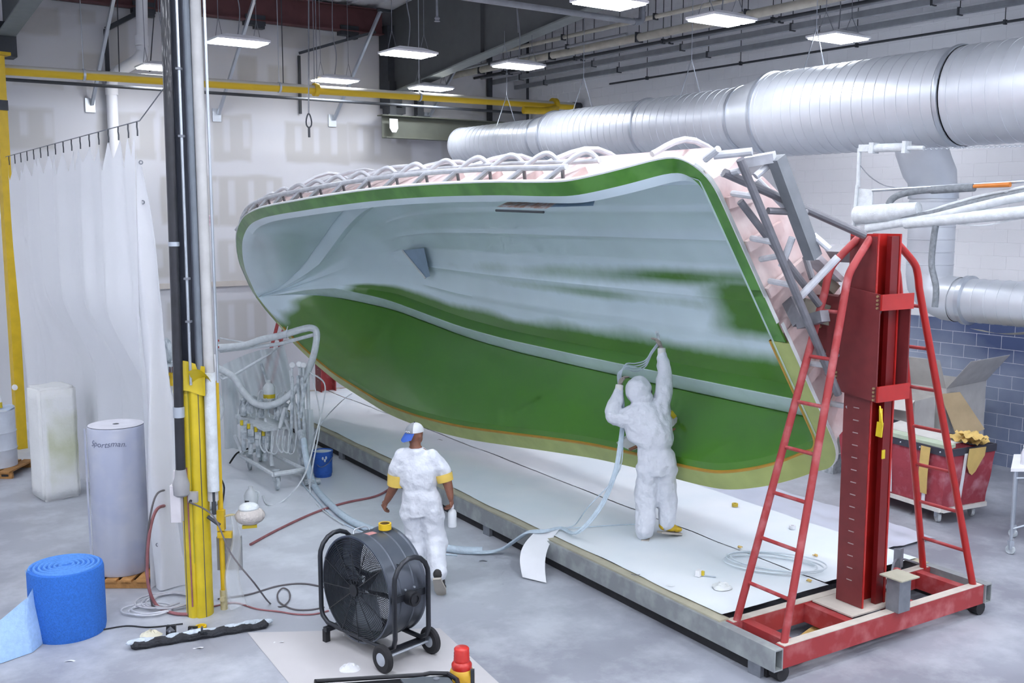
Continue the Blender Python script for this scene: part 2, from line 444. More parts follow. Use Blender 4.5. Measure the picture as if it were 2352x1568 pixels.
bmesh0 = None; rest = MB(); cnt = 0
for r in range(40):
    z = r * BH
    off = 0 if r % 2 else BL_/2
    for k in range(-2, 53):
        y = 0.3 + k*BL_ + off
        if y + BL_ > YB: continue
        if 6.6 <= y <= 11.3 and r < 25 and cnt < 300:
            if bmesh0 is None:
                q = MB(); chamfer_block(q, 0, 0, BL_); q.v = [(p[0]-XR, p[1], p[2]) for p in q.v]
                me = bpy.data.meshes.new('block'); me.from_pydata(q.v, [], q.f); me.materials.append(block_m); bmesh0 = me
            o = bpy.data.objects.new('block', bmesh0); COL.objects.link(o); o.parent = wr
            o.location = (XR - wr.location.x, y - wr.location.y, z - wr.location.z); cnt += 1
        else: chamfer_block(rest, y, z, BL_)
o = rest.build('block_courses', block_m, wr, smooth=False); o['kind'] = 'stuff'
o = part('wall_left', white_paint, None, lambda q: q.box((XL-0.15, (YF+YB)/2, 5.2), (0.3, YB-YF, 10.4)), smooth=False); struct(o)
o = part('wall_front', white_paint, None, lambda q: q.box(((XL+XR)/2, YF-0.15, 5.3), (XR-XL+0.6, 0.3, 10.6)), smooth=False); struct(o)
# roof deck: ribbed metal ---------------------------------------------------------------------------------
def roof(q):
    n = 74
    for i in range(n):
        x0 = XL-0.3 + (XR-XL+0.6)*i/n; w = (XR-XL+0.6)/n
        zs = 0.0 if i % 2 else 0.05
        q.add([(x0,YF-0.3,ceil_z(YF-0.3)+zs),(x0+w,YF-0.3,ceil_z(YF-0.3)+zs),(x0+w,YB+0.3,ceil_z(YB+0.3)+zs),(x0,YB+0.3,ceil_z(YB+0.3)+zs)], [(0,1,2,3)])
        q.add([(x0,YF-0.3,ceil_z(YF-0.3)),(x0,YF-0.3,ceil_z(YF-0.3)+0.05),(x0,YB+0.3,ceil_z(YB+0.3)+0.05),(x0,YB+0.3,ceil_z(YB+0.3))], [(0,1,2,3)])
    q.add([(XL-.3,YF-.3,ceil_z(YF-.3)+.1),(XR+.3,YF-.3,ceil_z(YF-.3)+.1),(XR+.3,YB+.3,ceil_z(YB+.3)+.1),(XL-.3,YB+.3,ceil_z(YB+.3)+.1)], [(0,1,2,3)])
o = part('ceiling', mat('deck_white', (218, 220, 225), 0.6, var=0.05), None, roof, smooth=False); struct(o)
# upper strip of wall between gypsum top and roof
part('upper_wall', mat('upper_wall_grey', (98, 98, 102), 0.8), wb, lambda q: q.box(((XL+XR)/2, YB-0.02, 8.3), (XR-XL, 0.06, 0.7)), smooth=False)

# ================================================================== STEEL FRAME OVERHEAD
def ibeam(q, p0, p1, h, w, tf=0.02, tw=0.012):
    p0 = V3(*p0); p1 = V3(*p1); z = V3(0, 0, 1)
    q.beam(p0, p1, tw, h); q.beam(p0+z*(h/2), p1+z*(h/2), w, tf); q.beam(p0-z*(h/2), p1-z*(h/2), w, tf)
t = thing('eave_girder', 'dark maroon steel girder along the top of the gypsum wall', 'beam', (7.6, 20.45, 7.95))
part('girder_web', maroon, t, lambda q: ibeam(q, (4.3, 20.45, 8.02), (11.0, 20.45, 8.02), 0.50, 0.24), smooth=False)
for xx in (5.9, 8.1, 10.2):
    part('bearing_clip', dark_steel, t, lambda q: (q.box((xx, 20.5, 7.78), (0.42, 0.2, 0.2)), q.box((xx+0.1, 20.5, 7.66), (0.2, 0.16, 0.08))), smooth=False)
part('bottom_angle', dark_steel, t, lambda q: q.box((7.6, 20.62, 7.84), (6.6, 0.12, 0.14)), smooth=False)
# tapered rafter
t = thing('tapered_rafter', 'deep dark grey tapered roof rafter coming off the back wall', 'rafter', (11.24, 20.6, 6.2))
zb = lambda y: 6.55 + (20.3 - y) * 0.108
part('web', girder_grey, t, lambda q: q.add([(11.24,20.5,6.5),(11.24,2.0,zb(2.0)),(11.24,2.0,ceil_z(2.0)-.02),(11.24,20.5,ceil_z(20.5)-.02),
     (11.26,20.5,6.5),(11.26,2.0,zb(2.0)),(11.26,2.0,ceil_z(2.0)-.02),(11.26,20.5,ceil_z(20.5)-.02)],
     [(0,1,2,3),(7,6,5,4),(0,4,5,1),(1,5,6,2),(2,6,7,3),(3,7,4,0)]), smooth=False)
part('bottom_flange', mat('flange_grey', (118, 124, 124), 0.65, var=0.06), t, lambda q: q.beam((11.25,20.5,6.5),(11.25,2.0,zb(2.0)),0.3,0.03), smooth=False)
part('column_stub', dark_steel, t, lambda q: (q.box((11.25,20.55,7.1),(0.34,0.4,1.75)), q.box((11.3,20.5,6.2),(0.42,0.3,0.22))), smooth=False)
for yy in (16.8, 13.0, 9.2):
    part('stiffener', girder_grey, t, lambda q: q.box((11.2, yy, (zb(yy)+ceil_z(yy))/2), (0.1, 0.02, ceil_z(yy)-zb(yy)-0.06)), smooth=False)
t = thing('tapered_rafter', 'dark rafter end with grey flange in the top left corner', 'rafter', (3.45, 20.6, 6.6))
part('web', girder_grey, t, lambda q: q.add([(3.45,20.5,7.0),(3.45,6,zb(6)+.3),(3.45,6,ceil_z(6)-.02),(3.45,20.5,ceil_z(20.5)-.02),(3.47,20.5,7.0),(3.47,6,zb(6)+.3),(3.47,6,ceil_z(6)-.02),(3.47,20.5,ceil_z(20.5)-.02)],
     [(0,1,2,3),(7,6,5,4),(0,4,5,1),(1,5,6,2),(2,6,7,3),(3,7,4,0)]), smooth=False)
part('bottom_flange', mat('flange_grey', (118, 124, 124)), t, lambda q: q.beam((3.46,20.5,7.0),(3.46,6,zb(6)+.3),0.3,0.03), smooth=False)
part('column_stub', dark_steel, t, lambda q: q.box((3.42,20.5,6.95),(0.4,0.4,0.6)), smooth=False)
# header beam
t = thing('door_header_beam', 'olive grey steel header beam hung below the yellow pipe', 'beam', (12.9, 20.3, 5.5))
part('channel', header_green, t, lambda q: (q.box((12.98,20.3,5.78),(4.2,0.02,0.46)), q.box((12.98,20.2,6.02),(4.4,0.26,0.02)), q.box((12.98,20.2,5.55),(4.2,0.22,0.02))), smooth=False)
for xx in (11.15, 11.85):
    part('hanger_post', dark_steel, t, lambda q: (q.box((xx,20.35,6.4),(0.16,0.16,0.75)), q.box((xx,20.3,6.05),(0.34,0.26,0.03))), smooth=False)
part('tag_plate', white_paint, t, lambda q: q.slab([(10.96,20.1,5.95),(11.16,20.1,5.95),(11.17,20.1,5.75),(11.12,20.1,5.66),(11.02,20.1,5.66),(10.96,20.1,5.75)],(0,-1,0),0.01), smooth=False)
# diagonal braces
for i, (p0, p1) in enumerate([((4.95,20.75,5.95),(5.07,19.1,7.9)),((7.39,20.75,5.9),(7.6,19.1,8.0)),((9.95,20.75,5.92),(10.25,19.1,8.0)),((12.35,20.75,6.1),(12.7,19.6,7.6))]):
    t = thing('brace_strut', ['galvanised diagonal strut left of the white drain pipe','galvanised diagonal strut right of the black column pipes','galvanised diagonal strut behind the hook cable','short galvanised strut above the header beam'][i], 'strut', p0)
    part('channel', galv, t, lambda q: q.beam(p0, p1, 0.055, 0.055), smooth=False)
    part('foot_plate', galv, t, lambda q: q.box((p0[0]-0.03, 20.77, p0[2]-0.02), (0.18, 0.02, 0.26)), smooth=False)
    part('top_clamp', dark_steel, t, lambda q: q.box((p1[0]+0.1, p1[1], p1[2]), (0.3, 0.12, 0.05)), smooth=False)
# corner downpipes and pipe brackets on the back wall
o = part('wall_bracket', dark_steel, None, lambda q: (q.beam((5.25,20.7,7.35),(5.25,20.7,5.95),0.07,0.07), q.beam((5.25,20.7,7.35),(6.0,20.5,7.8),0.08,0.08)), smooth=False)
tag(o, 'brown bent angle bracket on the wall beside the white drain pipe', 'bracket')
o = part('wall_bracket', dark_steel, None, lambda q: (q.beam((9.15,20.7,7.2),(9.15,20.7,6.0),0.05,0.05), q.beam((9.15,20.7,7.25),(10.5,19.8,7.7),0.05,0.05)), smooth=False)
tag(o, 'thin dark angle bracket on the wall above the left end of the mould', 'bracket')
# ------------------------------------------------------------------ pipes
dust_y = bpy.data.materials.new('dusted_yellow'); dust_y.use_nodes = True
nt = dust_y.node_tree; N = nt.nodes; L = nt.links; b = N['Principled BSDF']; geo = N.new('ShaderNodeNewGeometry')
sx = N.new('ShaderNodeSeparateXYZ'); L.new(geo.outputs['Normal'], sx.inputs[0])
mrd = N.new('ShaderNodeMapRange'); mrd.inputs[1].default_value = .12; mrd.inputs[2].default_value = .42; L.new(sx.outputs['Z'], mrd.inputs[0])
mxd = N.new('ShaderNodeMix'); mxd.data_type = 'RGBA'; L.new(mrd.outputs[0], mxd.inputs[0]); mxd.inputs[6].default_value = lin((216, 180, 30)); mxd.inputs[7].default_value = lin((196, 194, 184))
L.new(mxd.outputs[2], b.inputs['Base Color']); b.inputs['Roughness'].default_value = .5
t = thing('gas_pipe', 'long yellow overhead gas pipe crossing the back of the hall', 'pipe', (9, 18.7, 6.2))
part('pipe', dust_y, t, lambda q: q.cyl((-3, 18.7, 6.16), (15.1, 18.7, 6.33), 0.085, 20))
part('flange', yellow_paint, t, lambda q: q.cyl((8.55, 18.7, 6.27), (8.64, 18.7, 6.27), 0.125, 20))
part('flange', yellow_paint, t, lambda q: q.cyl((14.35, 18.7, 6.32), (14.45, 18.7, 6.32), 0.16, 20))
part('branch_elbow', yellow_paint, t, lambda q: q.tube(spline([(14.4,18.62,6.25),(14.0,18.45,6.16),(13.4,18.5,6.14)],6), 0.08, 14))
part('end_cap', dark_steel, t, lambda q: q.cyl((14.95,18.7,6.33),(15.15,18.7,6.33),0.095,16))
for xx in (4.35, 7.85, 10.9):
    h = part('hanger', galv, t, lambda q: (q.lathe([(0.088,-.02),(0.1,-.02),(0.1,.02),(0.088,.02)], (xx,18.7,6.16+(xx+3)*.0094), (1,0,0), 18, False), q.cyl((xx,18.7,6.3),(xx,18.7,ceil_z(18.7)),0.008,6)))
o = part('conduit', dark_steel, None, lambda q: q.cyl((-3,19.2,6.1),(13.9,19.2,6.16),0.03,10)); tag(o, 'thin dark pipe running just below and behind the yellow pipe', 'pipe')
t = thing('drain_pipe', 'white plastic drain pipe with two bends on the back wall', 'pipe', (5.6, 20.4, 3.0))
A0 = wy(325, -40, 19.9); A1 = wy(326, 105, 19.9); A2 = wy(312, 140, 19.9); A3 = wy(275, 162, 20.3); A4 = wy(258, 172, 20.6); A5 = wy(256, 200, 20.62); A6 = wy(262, 372, 20.62)
part('upper_pipe', white_paint, t, lambda q: q.cyl(A0, A1, 0.105, 18))
part('elbow', white_paint, t, lambda q: q.tube(spline([A1, A1+V3(0,0,-.12), A2, A3],6), 0.108, 18))
part('sloping_pipe', white_paint, t, lambda q: q.tube(spline([A3, A4+V3(.05,0,.03), A4+V3(0,0,-.1), A5],6), 0.1, 18))
part('lower_pipe', white_paint, t, lambda q: q.cyl(A5, A6+V3(0,0,-3), 0.1, 18))
part('coupling', white_paint, t, lambda q: q.cyl(A1+V3(0,0,.18), A1, 0.12, 18))
part('coupling', white_paint, t, lambda q: q.cyl(A5+V3(0,0,.05), A5+V3(0,0,-.15), 0.115, 18))
# conduits parallel with the right wall
def conduit(px, py, X, r, m, label, y0=3.0, y1=None, box=False):
    p = wx(px, py, X); y1_ = y1 if y1 is not None else YB-0.05
    t = thing('conduit', label, 'conduit', (X, 12, p[2]-r))
    part('run', m, t, (lambda q: q.box((X,(y0+y1_)/2,p[2]),(r*2,y1_-y0,r*2))) if box else (lambda q: q.cyl((X,y0,p[2]),(X,y1_,p[2]),r,12)), smooth=not box)
    yy = y1_-1.2
    while yy > y0+.5:
        part('hanger_rod', dark_steel, t, lambda q: (q.cyl((X,yy,p[2]+r),(X,yy,ceil_z(yy)),0.008,6), q.box((X,yy,p[2]),(r*2+.03,0.03,r*2+.03))), smooth=False); yy -= 2.6
    return t
conduit(1700, 113, 14.8, 0.045, grey_pipe, 'grey strut channel low on the right wall above the big duct', box=True)
conduit(1552, 169, 15.1, 0.02, dark_steel, 'thinnest dark conduit fixed on the right wall', y1=17.6)
conduit(1400, 100, 13.0, 0.075, beige_pipe, 'thick cream overhead pipe right of the rafter')
conduit(1400, 62, 12.7, 0.04, beige_pipe, 'thinner cream pipe above the thick cream pipe', y1=20.0)
conduit(1400, 122, 13.8, 0.04, grey_pipe, 'grey conduit just below the thick cream pipe')
conduit(1400, 140, 14.1, 0.05, grey_pipe, 'wide grey cable channel below the cream pipe', box=True)
conduit(1300, 108, 12.4, 0.03, grey_pipe, 'short grey conduit close to the rafter', y0=14.0, y1=19.5)
conduit(2000, 2, 13.6, 0.03, dark_steel, 'dark rod high at the top right of the hall')
t = thing('sprinkler_pipe', 'grey sprinkler pipe at the top centre with an elbow', 'pipe', (8.5, 12.6, 6.9))
part('pipe', grey_pipe, t, lambda q: q.cyl((2.0,12.6,6.93),(11.35,12.6,6.93),0.045,14))
part('elbow', steel, t, lambda q: q.tube(spline([(11.3,12.6,6.93),(11.45,12.6,6.96),(11.48,12.6,7.1)],5), 0.056, 14))
part('riser', steel, t, lambda q: q.cyl((11.48,12.6,7.05),(11.48,12.6,8.9),0.045,14))
t = thing('sprinkler', 'small sprinkler head hanging left of the rafter', 'sprinkler', (8.9,14.5,7.0))
Q = wy(1004, 42, 14.5)
part('drop', steel, t, lambda q: q.cyl((Q[0],14.5,Q[2]),(Q[0],14.5,8.75),0.02,8))
part('head', steel, t, lambda q: q.lathe([(0.02,0.03),(0.045,0.0),(0.03,-.03),(0.05,-.05),(0.0,-.052)],(Q[0],14.5,Q[2]),n=12))
# vertical pipe in the corner
o = part('corner_pipe', dark_steel, None, lambda q: q.cyl((15.05,20.6,0.0),(15.05,20.6,8.2),0.035,10)); tag(o, 'thin dark vertical pipe in the far wall corner', 'pipe')
o = part('corner_pipe', dark_steel, None, lambda q: q.box((14.0,20.7,6.9),(0.1,0.1,2.8)), smooth=False); tag(o, 'short dark vertical channel left of the corner pipe', 'channel')
# hook cable
t = thing('hook_cable', 'hanging steel cable ending in an eye hook before the back wall', 'hook', wy(708, 306, 17.0))
H0 = wy(711, -30, 17.0); H1 = wy(709, 262, 17.0); H2 = wy(708, 292, 17.0)
part('cable', steel, t, lambda q: q.cyl(H0+V3(0,0,.6), H1, 0.012, 6))
part('eye', dark_steel, t, lambda q: q.tube([H1+V3(0.045*sin(a)*(1.1-.4*cos(a)),0,-.11+.12*cos(a)) for a in np.linspace(0,2*pi,15)[:-1]], 0.014, 8, closed=True))
part('thimble', dark_steel, t, lambda q: q.cyl(H1+V3(0,0,-.22), H1+V3(0,0,-.4), 0.022, 8))
for i, px in enumerate((718, 724)):
    o = part('hanging_wire', steel, None, lambda q: q.cyl(wy(px, -30, 17.4)+V3(0,0,.5), wy(px+4, 190, 17.4), 0.008, 6)); tag(o, ['thin hanging wire just right of the hook cable','second thin wire further right of the hook cable'][i], 'wire')
for i, (px, y0, y1) in enumerate([(645,60,200),(268,35,165),(362,8,165)]):
    o = part('hanging_wire', dark_steel, None, lambda q: q.cyl(wy(px, y0-80, 19.6), wy(px+6*(1 if i<2 else -3), y1, 19.6), 0.01, 6)); tag(o, ['dark wire pair above the yellow pipe flange','dark wire hanging left of the white drain pipe','dark slanting cord right of the white drain pipe'][i], 'wire')

# ------------------------------------------------------------------ lamps
LAMPS = [(5.9,15.6,'second LED ceiling lamp from the left, above the yellow pipe'),(8.6,15.1,'LED ceiling lamp with bright halo in front of the dark rafter'),
 (9.1,18.9,'LED ceiling lamp near the third diagonal strut'),(10.9,15.2,'LED ceiling lamp under the thick cream pipe'),(11.3,18.9,'LED ceiling lamp just above the yellow pipe near the rafter foot'),
 (8.6,10.05,'LED ceiling lamp cut by the top edge of the picture'),(10.6,10.05,'LED ceiling lamp second from the right'),(13.1,10.05,'rightmost LED ceiling lamp above the big duct'),
 (5.8,19.1,'LED ceiling lamp half hidden behind the black column pipes')]
HID = [(x, y) for y in (7.6, 2.6, -2.0) for x in (-4.5, -0.9, 2.5, 5.9, 8.6)] + [(x, y) for y in (5.0, 0.2, -4.2) for x in (-4.5, -0.9, 2.5, 5.9, 8.6, 10.6, 13.1)] + [(5.9,10.05),(2.5,10.05),(-0.9,10.05),(-4.5,10.05),(-4.5,15.1),(-1.6,15.1),(-4.5,18.9),(-1.6,18.9)]  # unseen lamps: grid carried on and thickened to brighten mould and bed
LAMP_DATA = bpy.data.lights.new('light_panel', 'AREA'); LAMP_DATA.shape = 'RECTANGLE'; LAMP_DATA.size = .78; LAMP_DATA.size_y = .48
LAMP_DATA.energy = LAMP_POWER; LAMP_DATA.color = LAMP_COL
def make_lamp(x, y, label, group):
    lt_ = zb(y)-.02 if abs(x-11.24) < .7 else ceil_z(y)
    t = thing('high_bay_lamp', label, 'ceiling lamp', (x, y, 6.5), 0.0, group)
    def body(q):
        q.add([(-.42,-.27,.0),(.42,-.27,0),(.42,.27,0),(-.42,.27,0),(-.42,-.27,.03),(.42,-.27,.03),(.42,.27,.03),(-.42,.27,.03)],[(0,3,2,1),(0,1,5,4),(1,2,6,5),(2,3,7,6),(3,0,4,7)])
        q.add([(-.42,-.27,.03),(.42,-.27,.03),(.42,.27,.03),(-.42,.27,.03),(-.22,-.12,.1),(.22,-.12,.1),(.22,.12,.1),(-.22,.12,.1)],[(0,1,5,4),(1,2,6,5),(2,3,7,6),(3,0,4,7),(4,5,6,7)])
    part('housing', white_paint, t, body, local=True, smooth=False)
    for sy in (-1, 1):
        part('diffuser', lamp_m, t, lambda q: q.box((0, sy*.135, -.012), (.78, .22, .02)), local=True, smooth=False)
    ld = LAMP_DATA
    lo = bpy.data.objects.new('light_panel', ld); COL.objects.link(lo); lo.parent = t; lo.location = (0, 0, -.03)
    part('cord', steel, t, lambda q: q.tube(spline([(.0,0,.1),(.05,.02,.5),(-.03,0,1.0),(0,0,lt_-6.5)],5), 0.009, 6), local=True)
    for sxx in (-1, 1):
        part('hanger_wire', steel, t, lambda q: (q.cyl((sxx*.3,-.15,.05),(sxx*.3,0,.35),0.005,5), q.cyl((sxx*.3,.15,.05),(sxx*.3,0,.35),0.005,5), q.cyl((sxx*.3,0,.35),(sxx*.3,0,lt_-6.5),0.006,5)), local=True)
    return t
for (x, y, lb) in LAMPS: make_lamp(x, y, lb, 'LED ceiling lamps')
for (x, y) in HID: make_lamp(x, y, 'LED ceiling lamp outside the picture behind or above the viewer', 'LED ceiling lamps out of view')

# ------------------------------------------------------------------ main spiral duct
DX, DZ = 12.4, 5.38
duct_m = mat('duct_galvanised', (204, 209, 216), 0.4, 0.4, var=0.05, scale=3)
t = thing('spiral_duct', 'large galvanised spiral duct running along the right wall', 'duct', (DX, 12, DZ-.7))
def spiral(q, y0, y1, R, pitch=0.17, n=48, cx=DX, cz=DZ):
    prof = []; y = y0
    while y < y1-.02:
        prof += [(R, y), (R, min(y+pitch-.02, y1)), (R+.006, min(y+pitch-.018, y1)), (R+.006, min(y+pitch-.002, y1))]; y += pitch
    prof.append((R, y1)); q.lathe(prof, (cx, 0, cz), (0, 1, 0), n, False)
part('section', duct_m, t, lambda q: spiral(q, 16.5, 19.4, 0.385), angle=20)
part('section', duct_m, t, lambda q: spiral(q, 13.4, 16.0, 0.475), angle=20)
part('section', duct_m, t, lambda q: spiral(q, 11.2, 13.34, 0.48), angle=20)
part('section', duct_m, t, lambda q: spiral(q, 7.62, 10.6, 0.625), angle=20)
part('section', duct_m, t, lambda q: spiral(q, 2.0, 7.52, 0.625), angle=20)
part('reducer', duct_m, t, lambda q: q.lathe([(0.475,15.98),(0.385,16.52)], (DX,0,DZ), (0,1,0), 48, False))
part('reducer', duct_m, t, lambda q: q.lathe([(0.625,10.58),(0.48,11.22)], (DX,0,DZ), (0,1,0), 48, False))
part('end_cap', duct_m, t, lambda q: q.lathe([(0.0,19.4),(0.385,19.4),(0.40,19.4),(0.40,19.34),(0.385,19.34)], (DX,0,DZ), (0,1,0), 48, False))
for y, R in ((16.5,.385),(16.02,.475),(13.37,.478),(11.2,.48),(10.6,.625),(7.57,.625)):
    part('collar', galv, t, lambda q: q.lathe([(R,y-.035),(R+.022,y-.03),(R+.028,y),(R+.022,y+.03),(R,y+.035)], (DX,0,DZ), (0,1,0), 48, False))
for y in (17.7, 15.2, 12.4, 9.9):
    R = 0.39 if y > 16.3 else (0.48 if y > 11 else .63)
    part('hanger_wire', galv, t, lambda q: (q.cyl((DX-.25,y,DZ+R-.08),(DX,y,DZ+R+.55),0.008,6), q.cyl((DX+.25,y,DZ+R-.08),(DX,y,DZ+R+.55),0.008,6), q.cyl((DX,y,DZ+R+.55),(DX,y,ceil_z(y)),0.006,6)))
t = thing('branch_duct', 'galvanised branch duct dropping from the big duct to a low run', 'duct', (12.75, 8.0, 2.4))
def vsp(q, cx, cy, z0, z1, R, n=36):
    prof = []; z = z0
    while z < z1-.02:
        prof += [(R, z), (R, min(z+.15, z1)), (R+.005, min(z+.157, z1)), (R+.005, min(z+.165, z1))]; z += .17
    prof.append((R, z1)); q.lathe(prof, (cx, cy, 0), (0, 0, 1), n, False)
bx_, by_ = 12.85, 8.2
part('top_elbow', duct_m, t, lambda q: q.tube([(DX+.05,by_,DZ-.45),(DX+.12,by_,DZ-.62),(DX+.27,by_,DZ-.85),(bx_-.05,by_,4.4),(bx_,by_,4.15)], [.33,.33,.33,.32,.31], 32, caps=False), angle=60)
part('riser', duct_m, t, lambda q: vsp(q, bx_, by_, 3.05, 4.18, .305), angle=20)
part('collar', galv, t, lambda q: q.lathe([(.305,4.1),(.325,4.1),(.325,4.22),(.305,4.22)], (bx_,by_,0), (0,0,1), 36, False))
part('lower_elbow', duct_m, t, lambda q: q.tube([(bx_,by_,3.08),(bx_,by_-.02,2.95),(bx_,by_-.12,2.82),(bx_,by_-.3,2.76),(bx_,by_-.45,2.75)], .305, 32, caps=False), angle=60)
part('low_run', duct_m, t, lambda q: spiral(q, 3.0, by_-.43, .29, cx=bx_, cz=2.75), angle=20)
part('collar', galv, t, lambda q: q.lathe([(.29,7.55),(.33,7.57),(.33,7.63),(.29,7.65)], (bx_,0,2.75), (0,1,0), 36, False))
part('torn_insulation', mat('insulation', (168, 164, 152), .9, bump=.5), t, lambda q: q.grid(lambda i, j: (bx_-.36+.3*j, 5.0+i*2.35, 2.44-.05*sin(i*9)-.04*j), 24, 6))

# ================================================================== MOULD BED (platform)
PU = V3(0.06, 0.998, 0); PV = V3(0.998, -0.06, 0); PA = V3(7.95, 5.4, 0)
def pp(v, s, z): return PA + PV*v + PU*s + V3(0, 0, z)
beam_m = mat('bed_beam_steel', (140, 144, 146), 0.55, 0.15, var=0.1, scale=5, col2=(172, 178, 176), thr=(0.45, 0.75))
t = thing('mould_bed', 'low steel bed frame lying on the floor under the boat mould', 'platform', pp(0, 6, 0))
def rect_tube(q, p0, p1, w, h, th=0.012):
    """hollow rectangular tube, open ends"""
    p0 = V3(*p0); p1 = V3(*p1); d = (p1-p0)/np.linalg.norm(p1-p0); z = V3(0,0,1); x = np.cross(d, z); x /= np.linalg.norm(x)
    V = []
    for e in (p0, p1):
        for a, b_, k in ((-1,-1,0),(1,-1,0),(1,1,0),(-1,1,0),(-1,-1,1),(1,-1,1),(1,1,1),(-1,1,1)):
            ww = w/2 - k*th; hh = h/2 - k*th; V.append(e + x*(a*ww) + z*(b_*hh))
    F = []
    for i in range(4):
        j = (i+1) % 4
        F += [(i, j, 8+j, 8+i), (4+j, 4+i, 12+i, 12+j), (j, i, 4+i, 4+j), (8+i, 8+j, 12+j, 12+i)]
    q.add(V, F)
for sd in (-1, 1):
    part('long_beam', beam_m, t, lambda q: rect_tube(q, pp(sd*1.44, -.14, .21), pp(sd*1.44, 13.9, .21), .1, .19), smooth=False)
    part('under_sill', rubber, t, lambda q: q.beam(pp(sd*1.40, .0, .06), pp(sd*1.40, 13.8, .06), .06, .11), smooth=False)  # dark strip standing in for the shadow beneath the long beam
    part('long_pad', mat('pad_timber', (176, 172, 152), .8), t, lambda q: q.beam(pp(sd*1.40, .55, .312), pp(sd*1.40, 13.6, .312), .12, .016), smooth=False)
for s_ in (2.6, 5.0, 7.5, 10, 12.5):
    part('cross_beam', steel, t, lambda q: q.beam(pp(-1.38, s_, .2), pp(1.38, s_, .2), .08, .16), smooth=False)
for sd in (-1, 1):
    for s_ in (.1, 4.6, 9.2, 13.2):
        part('foot_block', steel, t, lambda q: q.box(pp(sd*1.43, s_, .06), (.1, .14, .12)), smooth=False)
sheet_m = mat('bed_paper', (222, 231, 237), .7, var=.04, scale=.8, col2=(232, 237, 241), thr=(.4, .62), bump=.1, bscale=7)
rough_n = lambda x, y, k=1.3: mnoise.noise(Vector((x*k, y*k, 0.3)))
def sheet_grid(v0, v1, s0, s1, z0, amp, nu=40, nv=120):
    def f(i, j):
        v = v0+(v1-v0)*i; s = s0+(s1-s0)*j
        e = 0.03*rough_n(v*3+5, s*1.4, 1) if i in (0, 1) else 0
        return pp(v+e, s, z0+amp*rough_n(v, s, 2.0)+amp*.4*rough_n(v, s, 6))
    return lambda q: q.grid(f, nu, nv)
o = part('bed_paper_sheet', sheet_m, None, sheet_grid(-1.37, .02, .62, 13.6, .335, .008)); tag(o, 'pale paper sheet covering the near half of the mould bed', 'paper sheet')
o = part('bed_paper_sheet', sheet_m, None, sheet_grid(0.04, 1.44, .68, 13.6, .335, .010)); tag(o, 'pale paper sheet covering the far half of the mould bed', 'paper sheet')
# crumpled far film sheet beside the bed
film_m = mat('film_sheet', (206, 212, 226), .35, var=.05, scale=2, coat=.3)
o = part('floor_film', film_m, None, lambda q: q.grid(lambda i, j: pp(1.55+1.5*i, 1.6+10.5*j, .012+.05*abs(rough_n(i*3, j*14, 1.0))+.03*abs(rough_n(i*7, j*30, 1))), 26, 150)); tag(o, 'crumpled plastic film on the floor behind the mould bed', 'film')

# ================================================================== BOAT HULL MOULD
TH = radians(33)
HB = -sin(TH)*PV + V3(0, 0, cos(TH)); HD = cos(TH)*PV + V3(0, 0, sin(TH)); HO = PA - PV*.65 + V3(0, 0, 2.95)
def hp(s, w, d): return HO + PU*s + HB*w + HD*d
RS = [1.0,1.5,2,2.5,3,4,5,6,7,8,9,9.5,10,10.5,11,11.5,12,12.5,12.8,12.98]
RW = [1.80,1.855,1.885,1.91,1.93,1.965,2.01,2.045,2.06,2.045,2.0,1.945,1.865,1.73,1.52,1.25,.92,.52,.25,.0]
RD = [-.10,-.44,-.62,-.645,-.65,-.69,-.785,-.91,-1.04,-1.13,-1.18,-1.19,-1.18,-1.19,-1.22,-1.22,-1.21,-1.16,-1.13,-1.10]
rim = []
for w in np.linspace(0, 1.38, 20): rim.append((.70, w, -.07))
for a in np.linspace(0, pi/2, 12)[1:]: rim.append((.70+.34*(1-cos(a)), 1.38+.40*sin(a), -.07-.035*sin(a)**2))
for s_ in np.linspace(1.1, 12.5, 150): rim.append((s_, hermite(s_, RS, RW), hermite(s_, RS, RD)))
for w in np.linspace(.50, 0, 16)[0:]: rim.append((float(np.interp(-w, [-.52,-.25,0], [12.5,12.8,12.98])), w, float(np.interp(-w, [-.52,-.25,0], [-1.16,-1.13,-1.10]))))
rim = np.array(rim)
# smooth and inward offset curve
for _ in range(3): rim[1:-1] = .25*rim[:-2]+.5*rim[1:-1]+.25*rim[2:]
tng = np.gradient(rim[:, :2], axis=0); tng /= np.linalg.norm(tng, axis=1)[:, None]
nrm = np.stack([-tng[:, 1], tng[:, 0]], 1)
if nrm[len(nrm)//2, 1] > 0: nrm = -nrm
FLG = .16
inn = rim.copy(); inn[:, :2] += nrm*FLG; inn[-1] = (rim[-1,0]-FLG*1.1, 0, rim[-1,2]+.0); inn[:, 1] = np.maximum(inn[:, 1], 0)
inn[0] = (rim[0,0]+FLG, 0, rim[0,2])
mould = thing('boat_hull_mould', 'huge tilted boat hull mould, pale blue and green inside', 'boat mould', hp(6.5, -2, 0)*V3(1,1,0)+V3(0,0,.6))
